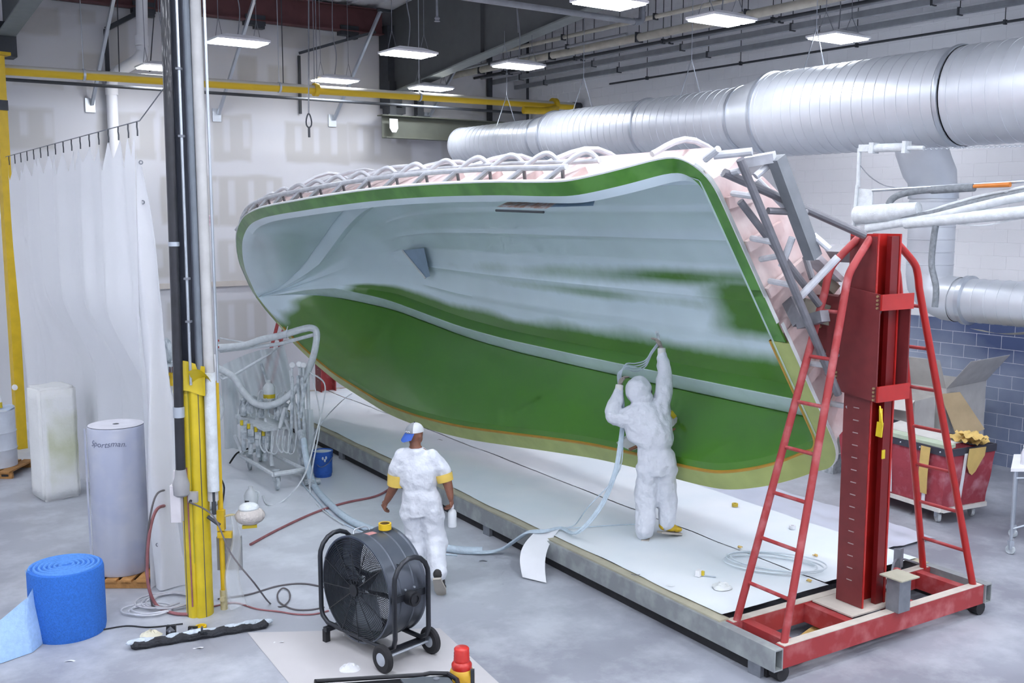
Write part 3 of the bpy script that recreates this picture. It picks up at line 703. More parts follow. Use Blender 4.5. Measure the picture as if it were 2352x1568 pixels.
# flange strips: green around the top and bow, yellow tape below
tape_green = mat('flange_green', (84, 140, 56), .28, var=.18, scale=3.0, coat=.4, col2=(62, 118, 36), thr=(.4,.6))
tape_yel = mat('flange_yellowgreen', (166, 178, 104), .45, var=.1, scale=4, coat=.2)
edge_white = mat('flange_edge_white', (222, 226, 226), .5)
orange = mat('orange_line', (184, 140, 52), .5)
def fl_strip(q, idx, sign, off=0.0, a=0.0, b_=1.0, th=.02):
    V = []; F = []; n = len(idx)
    for k in idx:
        R_ = rim[k]; I_ = inn[k]
        P = R_ + (I_-R_)*a; Q = R_ + (I_-R_)*b_
        V += [hp(P[0], sign*P[1], P[2]-off), hp(Q[0], sign*Q[1], Q[2]-off), hp(P[0], sign*P[1], P[2]+th), hp(Q[0], sign*Q[1], Q[2]+th)]
    for i in range(n-1):
        o_ = i*4; p_ = o_+4
        F += [(o_, p_, p_+1, o_+1), (o_+2, o_+3, p_+3, p_+2), (o_, o_+2, p_+2, p_), (o_+1, p_+1, p_+3, o_+3)]
    q.add(V, F)
ALL = list(range(len(rim))); NR = len(rim)
kb = int(np.argmax(rim[:, 0] > 12.3))
part('upper_flange', tape_green, mould, lambda q: fl_strip(q, ALL[4:], 1, 0, .04, 1.0))
part('upper_flange_edge', edge_white, mould, lambda q: fl_strip(q, ALL[4:], 1, .004, -.05, .05, th=.03))
part('transom_flange', tape_green, mould, lambda q: (fl_strip(q, ALL[:6], 1), fl_strip(q, ALL[:4], -1)))
part('lower_flange', tape_yel, mould, lambda q: (fl_strip(q, ALL[3:kb], -1, .004, -.32, 1.12), fl_strip(q, ALL[kb-1:], -1, 0, -.05, .86)))
part('lower_flange_line', orange, mould, lambda q: fl_strip(q, ALL[3:kb], -1, .008, 1.1, 1.25))
part('transom_edge', edge_white, mould, lambda q: (fl_strip(q, ALL[:26], 1, .004, -.05, .0, th=.03), fl_strip(q, ALL[:26], -1, .004, -.38, -.33, th=.03)))
part('green_bow_edge', tape_green, mould, lambda q: fl_strip(q, ALL[kb+2:], -1, .003, -.02, .4))
# interior ------------------------------------------------------------------------------------------------------
KS = [.7,3,6,8,9,9.6,10,10.5,11,11.5,12,12.5,12.85]
KD = [.74,.74,.735,.73,.71,.67,.58,.30,-.08,-.42,-.72,-.95,-1.06]
CS = [.7,3,5,6.5,8,9,10,11,11.6,12.2,12.85]
CW = [1.52,1.52,1.52,1.51,1.44,1.30,1.02,.56,.27,.08,.0]
CD = [.27,.27,.28,.29,.29,.27,.17,-.20,-.52,-.85,-1.07]
stat = [k for k in range(len(inn)) if k > 24]
first = np.array([inn[0,0], float(inn[22:30,1].max()) , inn[24,2]])
stations = [inn[k] for k in stat if inn[k,0] > .86]
stations = [np.array([.84, stations[0][1]-.03, stations[0][2]])] + stations
NSIDE, NBOT = 18, 26
def half(st):
    s, wi, di = st
    k = max(.02, min(1, wi/.9))
    wc = min(hermite(s, CS, CW), wi*.93); dk = max(hermite(s, KS, KD), di+.01); dc = min(max(hermite(s, CS, CD), di+.02*k), dk-.005)
    P = [(wi, di, 0.0, 's'), (wi-.02*k, di+.008*k, 0.02, 's')]
    w1, d1 = wi-.11*k, di+min(.05*k, (dc-di)*.4)
    P.append((w1, d1, .06, 's'))
    flare = .10*k
    for i in range(1, NSIDE+1):
        f = i/NSIDE
        w = w1+(wc-w1)*f - flare*sin(pi*f)*.55*(0.4+.6*sstep(5, 11, s)); d = d1+(dc-d1)*f
        P.append((w, d, .06+.94*f, 's'))
    st_ = .24*k*min(1, wc/.5)
    P.append((max(0, wc+.012*k), dc+.022*k, 1.0, 'g'))                     # shadow groove
    P.append((max(0, wc-.012*k), dc+.012*k, 0.0, 'c'))
    P.append((max(0, wc-st_*.55), dc-.0*k, 0.01, 'c'))                    # chine flat
    P.append((max(0, wc-st_), dc-.012*k, 0.02, 'c'))
    P.append((max(0, wc-st_-.008*k), dc-.004*k, 0.0, 'r'))
    P.append((max(0, wc-st_-.045*k), dc+min(.15*k, (dk-dc)*.38), .05, 'r'))  # riser
    wb0, db0 = P[-1][0], P[-1][1]
    for i in range(1, NBOT+1):
        f = i/NBOT
        w = wb0*(1-f); d = db0+(dk-db0)*f
        bl = .045*k*sin(pi*f)
        for fs in (.36, .68):                      # spray strakes
            if s < 10.5: d -= .028*k*max(0, 1-abs(f-fs)/.035)*sstep(10.5, 9, s)
        P.append((w, d+bl, f, 'b'))
    return P
mbi = MB(); grn = []; per = None; rows = []
def gmask(s, sign, f, kind):
    if sign > 0: 
        return 0.0
    nA = mnoise.noise(Vector((s*1.1, f*3, 2.0))); nB = mnoise.noise(Vector((s*.55, f*2.2, 8.0)))
    if kind == 's':
        lim = 12.38 + .28*nA - .75*(f)
        return sstep(lim+.32, lim-.28, s)
    bow = sstep(11.2+.3*nA, 10.6+.3*nA, s)
    if kind == 'g': return sstep(11.6, 11.0, s)
    if kind == 'c': return .10 + .25*sstep(8, 11, s)
    if kind == 'r': return bow
    g1 = sstep(.26+.10*nA+.05*sstep(8,3,s), .05, f)*bow
    c = .84 - .02*(s-4); wd = .085+.03*nB
    g2 = math.exp(-((f-c)/wd)**2)*(.32+.5*sstep(6.5, 2.0, s)+.35*nA)*sstep(9.2, 7.2, s)
    g3 = sstep(2.9+.5*nA, 1.9+.4*nB, s)*sstep(.28, .46, f+.05*nA)*sstep(.95, .78, f)*.95
    g4 = math.exp(-((f-.60)/.06)**2)*.30*sstep(8, 6, s)*sstep(1.2, 3, s)*(1+1.5*nB)
    return max(0, min(1, max(g1, g2, g3, g4)))
for st in stations:
    hpnts = half(st)
    row = []
    for (w, d, f, kd) in hpnts: row.append((st[0], w, d, gmask(st[0], 1, f, kd)))
    for (w, d, f, kd) in reversed(hpnts[:-1]): row.append((st[0], -w, d, gmask(st[0], -1, f, kd)))
    rows.append(row)
per = len(rows[0])
V = [hp(a, b2, c) for r in rows for (a, b2, c, m_) in r]; grn = [m_ for r in rows for (_, _, _, m_) in r]
F = []
for i in range(len(rows)-1):
    for j in range(per-1): F.append((i*per+j, i*per+j+1, (i+1)*per+j+1, (i+1)*per+j))
mbi.add(V, F)
hull_in = mat_attr('gelcoat', 'green', (218, 235, 243), (74, 126, 34), rough=.3, coat=.55, coatr=.12, edge=.28, var=.05, scale=1.2, nscale=7)
o = mbi.build('hull_interior', hull_in, mould, angle=30); vattr(o, 'green', [x*1.35-.14 for x in grn])
# stem closing edge and transom
tr = rows[0]
part('transom_inner', hull_in, mould, lambda q: q.add([hp(a, b2, c) for (a, b2, c, _) in tr], [tuple(range(per))]), smooth=False)
# outer laminate skin
pinkm = mat('pink_laminate', (206, 180, 178), .75, var=.12, scale=4, col2=(220, 204, 202), thr=(.35,.65), bump=.4, bscale=9)
def outer_pt(s, w, d, j):
    q_ = abs(j-(per-1)/2)/((per-1)/2)
    sg = 1 if w >= 0 else -1
    return hp(s, w+sg*.07*min(1, q_*1.6), d+.10*(1-q_)+.02)
part('outer_skin', pinkm, mould, lambda q: q.add([outer_pt(rows[i][j][0]-(.10 if i == 0 else 0), rows[i][j][1], rows[i][j][2], j) for i in range(0, len(rows)) for j in range(per)],
    [(i*per+j, (i+1)*per+j, (i+1)*per+j+1, i*per+j+1) for i in range(len(rows)-1) for j in range(per-1)]))
part('transom_outer', pinkm, mould, lambda q: q.add([outer_pt(.74, tr[j][1], tr[j][2], j) for j in range(per)], [tuple(range(per))]), smooth=False)
for w0 in (-1.2, -.7, -.2, .3, .8, 1.25):
    part('laminate_rib', pinkm, mould, lambda q: q.beam(hp(.70, w0, -.02), hp(.70, w0*.9, .62-.25*abs(w0)), .10, .05, up=PU))
for s_ in np.arange(2.25, 12, .72):
    wg, dg = hermite(s_, RS, RW), hermite(s_, RS, RD)
    part('laminate_rib', pinkm, mould, lambda q: q.beam(hp(s_, wg-.09, dg+.05), hp(s_, wg-.10, dg+.36), .40, .07, up=HB))
# torn cut-out on the upper side
def side_pt(s, f, lift=.0):
    P = half(np.array([s, hermite(s, RS, RW)-FLG, hermite(s, RS, RD)])); k = 2+f*NSIDE; i = int(k); a = P[i]; b2 = P[min(i+1, 20)]; t_ = k-i
    return hp(s, a[0]+(b2[0]-a[0])*t_-lift, a[1]+(b2[1]-a[1])*t_-lift*.3)
part('vent_recess', mat('raw_laminate', (196, 160, 144), .8, var=.3, scale=14, col2=(222, 222, 224), thr=(.4,.6)), mould, lambda q: q.add(
    [side_pt(s, f, .07) for s, f in ((3.46,.06),(2.55,.04),(2.5,.44),(2.75,.52),(3.0,.56),(3.05,.85),(3.3,.95),(3.35,.68),(3.5,.4))], [tuple(range(9))]), smooth=False)
part('vent_bar', dark_steel, mould, lambda q: q.tube([side_pt(3.4, .0, .09), side_pt(2.55, .0, .09)], .014, 6))
part('vent_flap', mat('blue_flap', (146, 170, 190), .5), mould, lambda q: q.add([side_pt(s, f, .06) for s, f in ((2.5,.06),(1.9,.10),(2.5,.85),(2.62,.6))], [tuple(range(4))]), smooth=False)
part('thruster_recess', mat('blue_flap2', (150, 172, 196), .45, var=.05), mould, lambda q: q.add([hp(s, w, d) for s, w, d in ((9.55,.02,.60),(8.85,.05,.66),(8.95,-.42,.54),(9.1,-.45,.52))], [(0,1,2,3)]), smooth=False)
part('thruster_edge', edge_white, mould, lambda q: q.tube([hp(9.55,.03,.59), hp(9.1,-.45,.51)], .018, 6))
# tubular back frame -------------------------------------------------------------------------------------
tube_w = mat('dusty_tube', (196, 198, 204), .5, .2, var=.14, scale=8)
tube_g = mat('bare_tube', (120, 120, 126), .45, .35, var=.15, scale=8)
gl = lambda s: (hermite(s, RS, RW), hermite(s, RS, RD))
def rail(q, ow, od, s0, s1, r=.03):
    q.tube([hp(s, gl(s)[0]+ow, gl(s)[1]+od) for s in np.linspace(s0, s1, 70)], r, 10)
part('frame_rail', tube_w, mould, lambda q: rail(q, .075, .13, 2.0, 11.6))
part('frame_rail', tube_w, mould, lambda q: rail(q, -.03, .40, 1.9, 10.6, .026))
for i, s_ in enumerate(np.arange(2.15, 11.2, .62)):
    wg, dg = gl(s_)
    part('frame_strut', tube_w, mould, lambda q: q.tube([hp(s_+.18, wg-.02, dg+.03), hp(s_-.10, wg+.075, dg+.13)], .024, 8))
    part('frame_strut', tube_g, mould, lambda q: q.tube([hp(s_-.10, wg+.075, dg+.13), hp(s_-.02, wg-.06, dg+.12)], .018, 8))
    part('frame_hoop', tube_w, mould, lambda q: q.tube(spline([hp(s_+.16, wg-.02, dg+.10), hp(s_+.04, wg+.03, dg+.24), hp(s_-.06, wg+.065, dg+.35), hp(s_-.16, wg+.055, dg+.42), hp(s_-.20, wg-.08, dg+.46)], 5), .027, 10))
def sp_(x, y, s):
    d = ray(x, y); tt = ((PA-CP)@PU+s)/(d@PU); return CP+d*tt
for (a, b2, r, m_) in [(((1640,357),.55),((1728,348),.30),.035,tube_w),(((1700,366),.30),((1925,905),.30),.036,tube_g),(((1662,396),.5),((1985,540),.16),.036,tube_g),
      (((1764,484),.32),((1852,488),.25),.03,tube_g),(((1700,462),.5),((1882,700),.34),.032,tube_g),(((1735,405),.35),((1778,368),.3),.03,tube_w),
      (((1740,412),.5),((1835,510),.3),.026,tube_w),(((1868,540),.2),((1905,572),.1),.03,tube_w),(((1795,612),.4),((1820,545),.3),.03,tube_w),
      (((1620,366),.62),((1650,342),.45),.03,tube_w),(((1830,690),.35),((1925,590),.1),.034,tube_w),(((1850,590),.5),((1866,640),.4),.03,tube_g)]:
    part('stern_tube', m_, mould, lambda q: q.tube([sp_(*a[0], a[1]), sp_(*b2[0], b2[1])], r, 10))
for (a, b2) in [((1683,444),(1738,452)),((1727,547),(1776,556)),((1748,595),(1792,587)),((1768,645),(1826,656)),((1862,834),(1905,840)),((1908,926),(1950,934)),((1660,400),(1700,392))]:
    part('stern_rung', tube_w, mould, lambda q: q.tube([sp_(*a, .66), sp_(*b2, .32)], .027, 8))
part('stern_post', mat('box_tube', (128, 132, 138), .5, .3, var=.1), mould, lambda q: q.beam(sp_(1783,362,.22), sp_(1868,590,.22), .11, .11, up=PU), smooth=False)
part('stern_post_arm', tube_w, mould, lambda q: q.beam(sp_(1712,372,.45), sp_(1780,360,.22), .08, .08, up=PU), smooth=False)
arm_m = mat('pivot_arm_steel', (132, 130, 118), .6, .1, var=.12, scale=6)
part('pivot_arm', arm_m, mould, lambda q: (q.beam(sp_(1890,640,.62), pp(-.1,.58,3.2), .10, .1), q.beam(sp_(1835,705,.66), pp(-.12,.58,2.95), .14, .18)), smooth=False)
part('pivot_plate', tube_w, mould, lambda q: q.beam(sp_(1865,590,.55), pp(-.12,.56,3.30), .18, .05), smooth=False)
part('pivot_bracket', tube_g, mould, lambda q: (q.beam(sp_(1815,690,.66), sp_(1840,742,.5), .1, .12, up=PU), q.beam(sp_(1838,742,.5), sp_(1895,725,.2), .10, .10)), smooth=False)
part('pivot_shaft', steel, mould, lambda q: q.cyl(pp(-.02, .75, 3.05), pp(-.02, .16, 3.05), .07, 16))
part('bow_shaft', steel, mould, lambda q: q.cyl(hp(12.9, -.2, -.3), pp(0, 13.5, 3.05), .07, 12))
part('bow_frame', tube_g, mould, lambda q: (q.tube([hp(12.4,.3,-.8), hp(12.75,.15,.2), pp(0,13.2,3.05)], .035, 8), q.tube([hp(12.2,-.4,-.9), hp(12.7,-.3,.1), pp(0,13.2,3.05)], .035, 8), q.tube([hp(10,.4,.62), hp(11.8,.3,.6), pp(0,13.2,3.05)], .035, 8)))
for s_ in np.arange(1.4, 10.5, 1.5):
    part('back_rib', tube_w, mould, lambda q: q.tube(spline([hp(s_, gl(s_)[0]-.08, gl(s_)[1]+.38), hp(s_, 1.6, .5), hp(s_, .8, .92), hp(s_, 0, 1.02), hp(s_, -.8, .92), hp(s_, -1.6, .5), hp(s_, -gl(s_)[0]-.1, gl(s_)[1]+.25)], 5), .03, 8))
part('back_spine', tube_g, mould, lambda q: q.beam(hp(.5, 0, 1.05), hp(11, 0, 1.05), .12, .12, up=HD), smooth=False)

# ================================================================== GANTRIES (lift posts)
def gantry(label, P, dust, mir, name='lift_gantry'):
    """P(v,s,z) places a point; s runs from the outer side (-) to the mould (+)"""
    t = thing(name, label, 'gantry', P(0, .25, 0))
    dm = red_dust if dust else red_paint
    fr = red_dust
    def ch(q, a, b2): q.beam(a, b2, .09, .19)
    part('base_beam', fr, t, lambda q: ch(q, P(-1.38,-.08,.21), P(1.38,-.08,.21)), smooth=False)
    part('base_beam', fr, t, lambda q: ch(q, P(-1.38,.52,.21), P(1.38,.52,.21)), smooth=False)
    for v_ in (-1.2, -.42, .42, 1.2):
        part('base_crosspiece', fr, t, lambda q: q.beam(P(v_,-.04,.21), P(v_,.48,.21), .10, .17), smooth=False)
    part('base_plate', mat('dusty_plate', (196, 188, 178), .8), t, lambda q: q.beam(P(0,.0,.31), P(0,.46,.31), .75, .014), smooth=False)
    part('dust_shelf', mat('dusty_plate', (196, 188, 178), .8), t, lambda q: (q.beam(P(-1.36,-.08,.309), P(1.36,-.08,.309), .088, .006), q.beam(P(-1.36,.52,.309), P(1.36,.52,.309), .088, .006)), smooth=False)
    for v_ in (-1.36, 1.36):
        part('skid_roller', rubber, t, lambda q: q.cyl(P(v_,-.12,.07), P(v_,-.02,.07), .07, 12))
    # H column
    def hcol(q):
        for sv in (-1, 1): q.beam(P(sv*.15, .22, .30), P(sv*.15, .22, 3.72), .02, .30, up=PU)
        q.beam(P(0,.22,.30), P(0,.22,3.72), .30, .02, up=PU)
    part('column', dm, t, hcol, smooth=False)
    part('column_liner', maroon_plate, t, lambda q: q.beam(P(-.163,.22,.32), P(-.163,.22,3.70), .006, .29, up=PU), smooth=False)
    part('inner_channel', mat('deep_red', (110, 22, 24), .4), t, lambda q: q.beam(P(.08,.10,.32), P(.08,.10,3.7), .10, .05, up=PU), smooth=False)
    for k in range(16):
        part('scale_slot', mat('slot_grey', (170, 150, 148), .6), t, lambda q: q.beam(P(-.168,.19,.55+k*.115), P(-.168,.25,.55+k*.115), .006, .008), smooth=False)
    part('column_foot', steel, t, lambda q: (q.beam(P(.12,-.10,.31), P(.12,-.10,.62), .16, .14, up=PU)), smooth=False)
    part('foot_cap', mat('cap_olive', (170, 168, 150), .7), t, lambda q: q.beam(P(.0,-.10,.63), P(.25,-.10,.63), .24, .012), smooth=False)
    # carriage
    car = part('carriage_plate', maroon_plate, t, lambda q: q.add([P(-.20,-.02,3.2),P(-.20,.36,3.25),P(-.20,.55,3.0),P(-.20,.55,2.42),P(-.20,.45,2.30),P(-.20,-.02,2.25),
        P(-.215,-.02,3.2),P(-.215,.36,3.25),P(-.215,.55,3.0),P(-.215,.55,2.42),P(-.215,.45,2.30),P(-.215,-.02,2.25)],
        [tuple(range(6)), tuple(reversed(range(6,12)))]+[(i,(i+1)%6,6+(i+1)%6,6+i) for i in range(6)]), smooth=False)
    part('carriage_plate', maroon_plate, t, lambda q: q.beam(P(.205,-.02,2.72), P(.205,.5,2.72), .015, .92), smooth=False)
    for zz in (3.13, 2.32):
        part('carriage_strap', red_paint, t, lambda q: q.beam(P(-.215,-.035,zz), P(.215,-.035,zz), .02, .14), smooth=False)
        for k in range(4):
            part('bolt', zinc, car, lambda q: q.cyl(P(-.215,.0,zz-.05+k*.034), P(-.228,.0,zz-.05+k*.034), .011, 8))
    for k in range(4):
        part('bolt', zinc, car, lambda q: q.cyl(P(-.215,.42,2.36+k*.034), P(-.228,.42,2.36+k*.034), .011, 8))
    for k in range(4):
        part('bolt', zinc if k > 1 else steel, car, lambda q: q.cyl(P(-.215,.41,2.62+k*.06), P(-.222,.41,2.62+k*.06), .017, 10))
    part('inner_plate', maroon_plate, t, lambda q: q.beam(P(-.1,.42,2.9), P(-.1,.72,2.9), .2, .5), smooth=False)
    for a_, b_ in ((.60,3.0),(.68,3.0),(.64,2.86),(.60,3.08)):
        part('bolt', zinc, t, lambda q: q.cyl(P(-.2,a_,b_), P(-.215,a_,b_), .013, 8))
    # ladders
    for sv in (-1, 1):
        lad = []
        for (sb, st_, nm) in ((-.06,.12,'near'),(.50,.34,'far')):
            pts = [P(sv*1.30, sb, .30), P(sv*.50, st_, 3.22), P(sv*.465, st_, 3.36), P(sv*.39, st_, 3.47), P(sv*.15, st_*.6+.09, 3.68)]
            path = [pts[0]] + spline(pts[1:], 5)
            part('ladder_rail', red_dust if sv < 0 else red_paint, t, lambda q: q.tube(path, .034, 12))
            lad.append(pts)
        for k in range(7):
            f = .12+.137*k
            a_ = lad[0][0]+(lad[0][1]-lad[0][0])*f; b_ = lad[1][0]+(lad[1][1]-lad[1][0])*f
            part('ladder_rung', red_dust, t, lambda q: q.cyl(a_, b_, .017, 10))
    return t
gt = gantry('red steel lift gantry with two ladders at the stern of the mould', pp, False, 1)
part('lock_tag', yellow_plastic, gt, lambda q: (q.beam(pp(-.19,-.06,2.20), pp(-.19,-.07,2.05), .012, .03), q.beam(pp(-.2,-.07,2.08), pp(-.2,-.06,1.95), .015, .06), q.tube(spline([pp(-.19,-.05,2.22),pp(-.21,-.08,2.16),pp(-.21,-.1,2.06),pp(-.19,-.06,2.02)],5),.008,6)))
part('sticker', yellow_plastic, gt, lambda q: q.beam(pp(-.05,-.0,1.72), pp(-.05,-.0,1.80), .04, .008, up=PU), smooth=False)
part('end_bracket', steel, gt, lambda q: (q.box(pp(1.02,.60,.42),(.02,.08,.2)), q.box(pp(1.06,.60,.42),(.08,.02,.2))), smooth=False)
part('cable', steel, gt, lambda q: q.tube(spline([pp(.2,.1,.42),pp(.6,.35,.40),pp(1.02,.6,.42),pp(1.3,.5,.33)],6), .012, 6))
part('roller_bar', red_dust, gt, lambda q: q.cyl(pp(.18,.0,.40), pp(.78,.42,.38), .05, 12))
part('kraft_paper', masking, gt, lambda q: q.grid(lambda i, j: pp(-1.05+.7*i, .02+.3*j+.1*i, .06+.03*sin(i*5+j*3)), 8, 6))
pf = lambda v, s, z: PA + PV*v + PU*(13.75 - s) + V3(0, 0, z)
gantry('red steel lift gantry half hidden behind the bow end of the mould', pf, True, -1)

# ================================================================== helpers for the loose things
def fp(x, y, f):
    """point seen at pixel x,y at horizontal distance f in front of the viewer's standpoint"""
    d = ray(x, y); return CP + d*(f/(d@FW))
def hose(name, label, cat, pts, r, m, n=8, sp=6, group=None):
    o = part(name, m, None, lambda q: q.tube(spline(pts, sp), r, n)); return tag(o, label, cat, group)

# ================================================================== COLUMN WITH PIPES
CB = g(458, 1408); CB[2] = 0
def cp(a, b_, z): return CB + RT*a - FW*b_ + V3(0, 0, z)
t = thing('steel_column', 'steel building column with a yellow guard sleeve at its foot', 'column', CB)
def hc(q):
    for sg in (-1, 1): q.beam(cp(sg*.085+.01, 0, 0), cp(sg*.085+.01, 0, 7.9), .015, .2, up=FW)
    q.beam(cp(.01, 0, 0), cp(.01, 0, 7.9), .17, .012, up=FW)
part('shaft', mat('column_blue_steel', (70, 74, 86), .45, .2, var=.12), t, hc, smooth=False)
def sleeve(q):
    outline = []
    for a in np.linspace(0, 2*pi, 49)[:-1]:
        r = .135*(1-.16*math.exp(-((a-3*pi/2)/.16)**2)); outline.append((cos(a)*r*.95, sin(a)*r))
    def f(i, j):
        k = int(round(i*48)) % 48; x, y = outline[k]; z = 2.42*j
        s_ = 1+.02*mnoise.noise(Vector((x*9, z*1.3, 0)))
        return cp(.01+x*s_, -y*s_, z)
    q.grid(f, 48, 30, closed_u=True)
part('guard_sleeve', yellow_plastic, t, sleeve)
part('sleeve_flap', yellow_plastic, t, lambda q: (q.grid(lambda i, j: cp(-.12+.30*i, .145+.03*sin(i*6)-.02*j, 2.22+.28*j+.03*sin(i*5)), 14, 5), q.grid(lambda i, j: cp(.06+.17*i, .13-.05*i+.1*j, 2.32+.12*j-.02*i-.05*j*i+.05*sin(i*3)), 8, 6)))
part('seam_tape', mat('seam_olive', (150, 148, 40), .5), t, lambda q: q.tube([cp(.01,.105,.55), cp(.012,.105,2.4)], .013, 6))
part('red_cord', hose_red, t, lambda q: q.tube([cp(-.02,.135,.12), cp(-.025,.14,1.5)], .008, 6))
o = part('black_pipe', black_pipe_m, None, lambda q: q.tube([cp(-.06,.20,1.42), cp(-.045,.19,3), cp(-.02,.18,7.9)], .046, 16)); tag(o, 'thick black pipe strapped up the left side of the column', 'pipe')
part('pipe_strap', galv, o, lambda q: (q.lathe([(.047,-.02),(.052,-.02),(.052,.02),(.047,.02)], cp(-.041,.187,3.62), (0,0,1), 18, False)))
part('pipe_strap', galv, o, lambda q: (q.lathe([(.047,-.05),(.054,-.05),(.054,.05),(.047,.05)], cp(-.055,.196,2.05), (0,0,1), 18, False)))
part('pipe_fitting', mat('fitting_grey', (150, 150, 152), .6), o, lambda q: q.lathe([(.05,-.12),(.075,-.1),(.08,0),(.06,.06),(.05,.14)], cp(-.062,.2,1.36), (0,0,1), 16))
o = part('conduit', galv, None, lambda q: q.tube([cp(.055,.16,2.3), cp(.062,.15,7.9)], .014, 10)); tag(o, 'thin galvanised conduit running up the front of the column', 'conduit')
for zz in (2.9, 3.3, 4.6, 5.2): part('conduit_clip', steel, o, lambda q: q.box(cp(.058,.155,zz), (.05,.05,.02), YAW), smooth=False)
o = part('conduit', mat('mid_grey', (112, 120, 130), .5, .1), None, lambda q: q.tube([cp(.115,.07,2.3), cp(.115,.07,7.9)], .034, 12)); tag(o, 'middle grey pipe beside the column', 'pipe')
o = part('insulated_pipe', mat('pale_pipe', (186, 186, 186), .6, var=.08), None, lambda q: q.tube([cp(.185,.03,1.15), cp(.19,.03,2.5), cp(.19,.03,7.9)], .052, 16)); tag(o, 'pale grey insulated pipe on the right of the column', 'pipe')
part('lower_wrap', dusty_white, o, lambda q: q.tube([cp(.20,.05,1.25), cp(.20,.05,2.4)], .055, 16))
part('valve', dark_steel, o, lambda q: (q.cyl(cp(.2,.06,1.25), cp(.2,.06,1.02), .022, 8), q.cyl(cp(.14,.07,1.0), cp(.26,.09,.92), .018, 8)))
o = part('rod', galv, None, lambda q: q.tube([cp(.27,.02,2.3), cp(.268,.02,7.9)], .014, 8)); tag(o, 'thin slanting pipe furthest right of the column bundle', 'pipe')
YB0 = g(515, 1398); YB0[2] = 0
t = thing('air_drop_pipe', 'thin yellow air line post standing right of the column', 'pipe', YB0)
yp = lambda a, b_, z: YB0 + RT*a - FW*b_ + V3(0, 0, z)
part('pipe', yellow_paint, t, lambda q: q.cyl(yp(0,0,.15), yp(0,0,2.35), .026, 12))
part('foot', mat('foot_pale', (188, 178, 140), .6), t, lambda q: (q.cyl(yp(0,0,0), yp(0,0,.2), .036, 12), q.cyl(yp(0,.06,.12), yp(0,0,.12), .026, 10)))
part('clamp', yellow_paint, t, lambda q: (q.box(yp(.01,.03,.92),(.07,.07,.2), YAW), q.box(yp(.05,.05,.78),(.14,.05,.06), YAW)), smooth=False)
part('tank', mat('grey_box', (150, 152, 156), .6), t, lambda q: q.box(yp(.06,-.05,.56),(.24,.05,.34), YAW), smooth=False)
part('coupling', white_paint, t, lambda q: q.cyl(yp(0,0,2.3), yp(-.02,0,2.55), .03, 10))
o = part('junction_box', mat('box_white', (206, 202, 206), .6), None, lambda q: q.box(cp(-.11,.20,1.17),(.10,.07,.36), YAW), smooth=False); tag(o, 'white electrical box on the left of the yellow sleeve', 'electrical box')
part('neck', mat('box_white', (206,202,206)), o, lambda q: q.box(cp(-.09,.19,1.42),(.07,.06,.14), YAW), smooth=False)
part('lid', mat('box_white', (206,202,206)), o, lambda q: q.box(cp(-.11,.238,1.17),(.092,.008,.35), YAW), smooth=False)
o = part('outlet_box', mat('outlet_grey', (170, 168, 166), .6), None, lambda q: q.box(cp(.035,.16,1.22),(.085,.05,.10), YAW), smooth=False); tag(o, 'small grey outlet box with a cord on the yellow sleeve', 'electrical box')
part('plug', rubber, o, lambda q: q.cyl(cp(.02,.185,1.19), cp(.02,.215,1.185), .013, 8))
# bagged heater dish beside the yellow post
t = thing('bagged_lamp', 'dusty dish lamp with a plastic bag right of the yellow post', 'lamp', yp(.26,0,0))
part('dish', mat('dish_grey', (186, 180, 176), .8, bump=.6, bscale=30), t, lambda q: q.ball(yp(.30,.05,.97), .145, 18, 10, (1,1,.62)))
part('dust_cap', dusty_white, t, lambda q: q.ball(yp(.29,.05,1.05), .10, 14, 8, (1,1,.5)))
part('arm', mat('foot_pale',(188,178,140)), t, lambda q: q.tube(spline([yp(.03,.02,.95), yp(.12,.02,.97), yp(.2,.04,.95)],4), .012, 6))
part('handle', yellow_plastic, t, lambda q: q.box(yp(.30,.08,.87),(.14,.03,.03), YAW+.3), smooth=False)
part('bag', plastic_film, t, lambda q: q.grid(lambda i, j: yp(.14+.13*(i-.5)*(.35+1.2*j)+.03*sin(j*7), .08+.05*sin(i*2*pi)*(0.4+j), .98-.93*j), 16, 18))

# ================================================================== PLASTIC CURTAIN
cur_m = bpy.data.materials.new('white_curtain'); cur_m.use_nodes = True
nt = cur_m.node_tree; N = nt.nodes; L = nt.links; b = N['Principled BSDF']
b.inputs['Base Color'].default_value = lin((232, 233, 238)); b.inputs['Roughness'].default_value = .5
nzc = N.new('ShaderNodeTexNoise'); nzc.inputs['Scale'].default_value = 3; bpc = N.new('ShaderNodeBump'); bpc.inputs['Strength'].default_value = .25; bpc.inputs['Distance'].default_value = .03
L.new(nzc.outputs['Fac'], bpc.inputs['Height']); L.new(bpc.outputs['Normal'], b.inputs['Normal'])
tl = N.new('ShaderNodeBsdfTranslucent'); tl.inputs[0].default_value = lin((232, 233, 238)); ms = N.new('ShaderNodeMixShader'); ms.inputs[0].default_value = .35
L.new(b.outputs[0], ms.inputs[1]); L.new(tl.outputs[0], ms.inputs[2]); L.new(ms.outputs[0], N['Material Output'].inputs['Surface'])
t = thing('plastic_curtain', 'tall white plastic curtain hanging from a cable on the left', 'curtain', (2.95, 14, 0))
NH = 17; CY0, CY1, CZT = 10.55, 18.0, 4.78
hy = [CY0 + (CY1-CY0)*(k/(NH-1))**1.12 for k in range(NH)]
def ctop(y):
    for a, b2 in zip(hy[:-1], hy[1:]):
        if a <= y <= b2:
            f = (y-a)/(b2-a); sag = .18+.34*abs(mnoise.noise(Vector((a*3.1, 0, 0))))
            return CZT-.11 - sag*(1-abs(2*f-1))
    return CZT-.11
def cux(y): return 2.92+.07*(y-10.5)/7.5
def cbow(y): return .40*sstep(10.5,11.0,y)*(1-sstep(15.6,17.5,y))
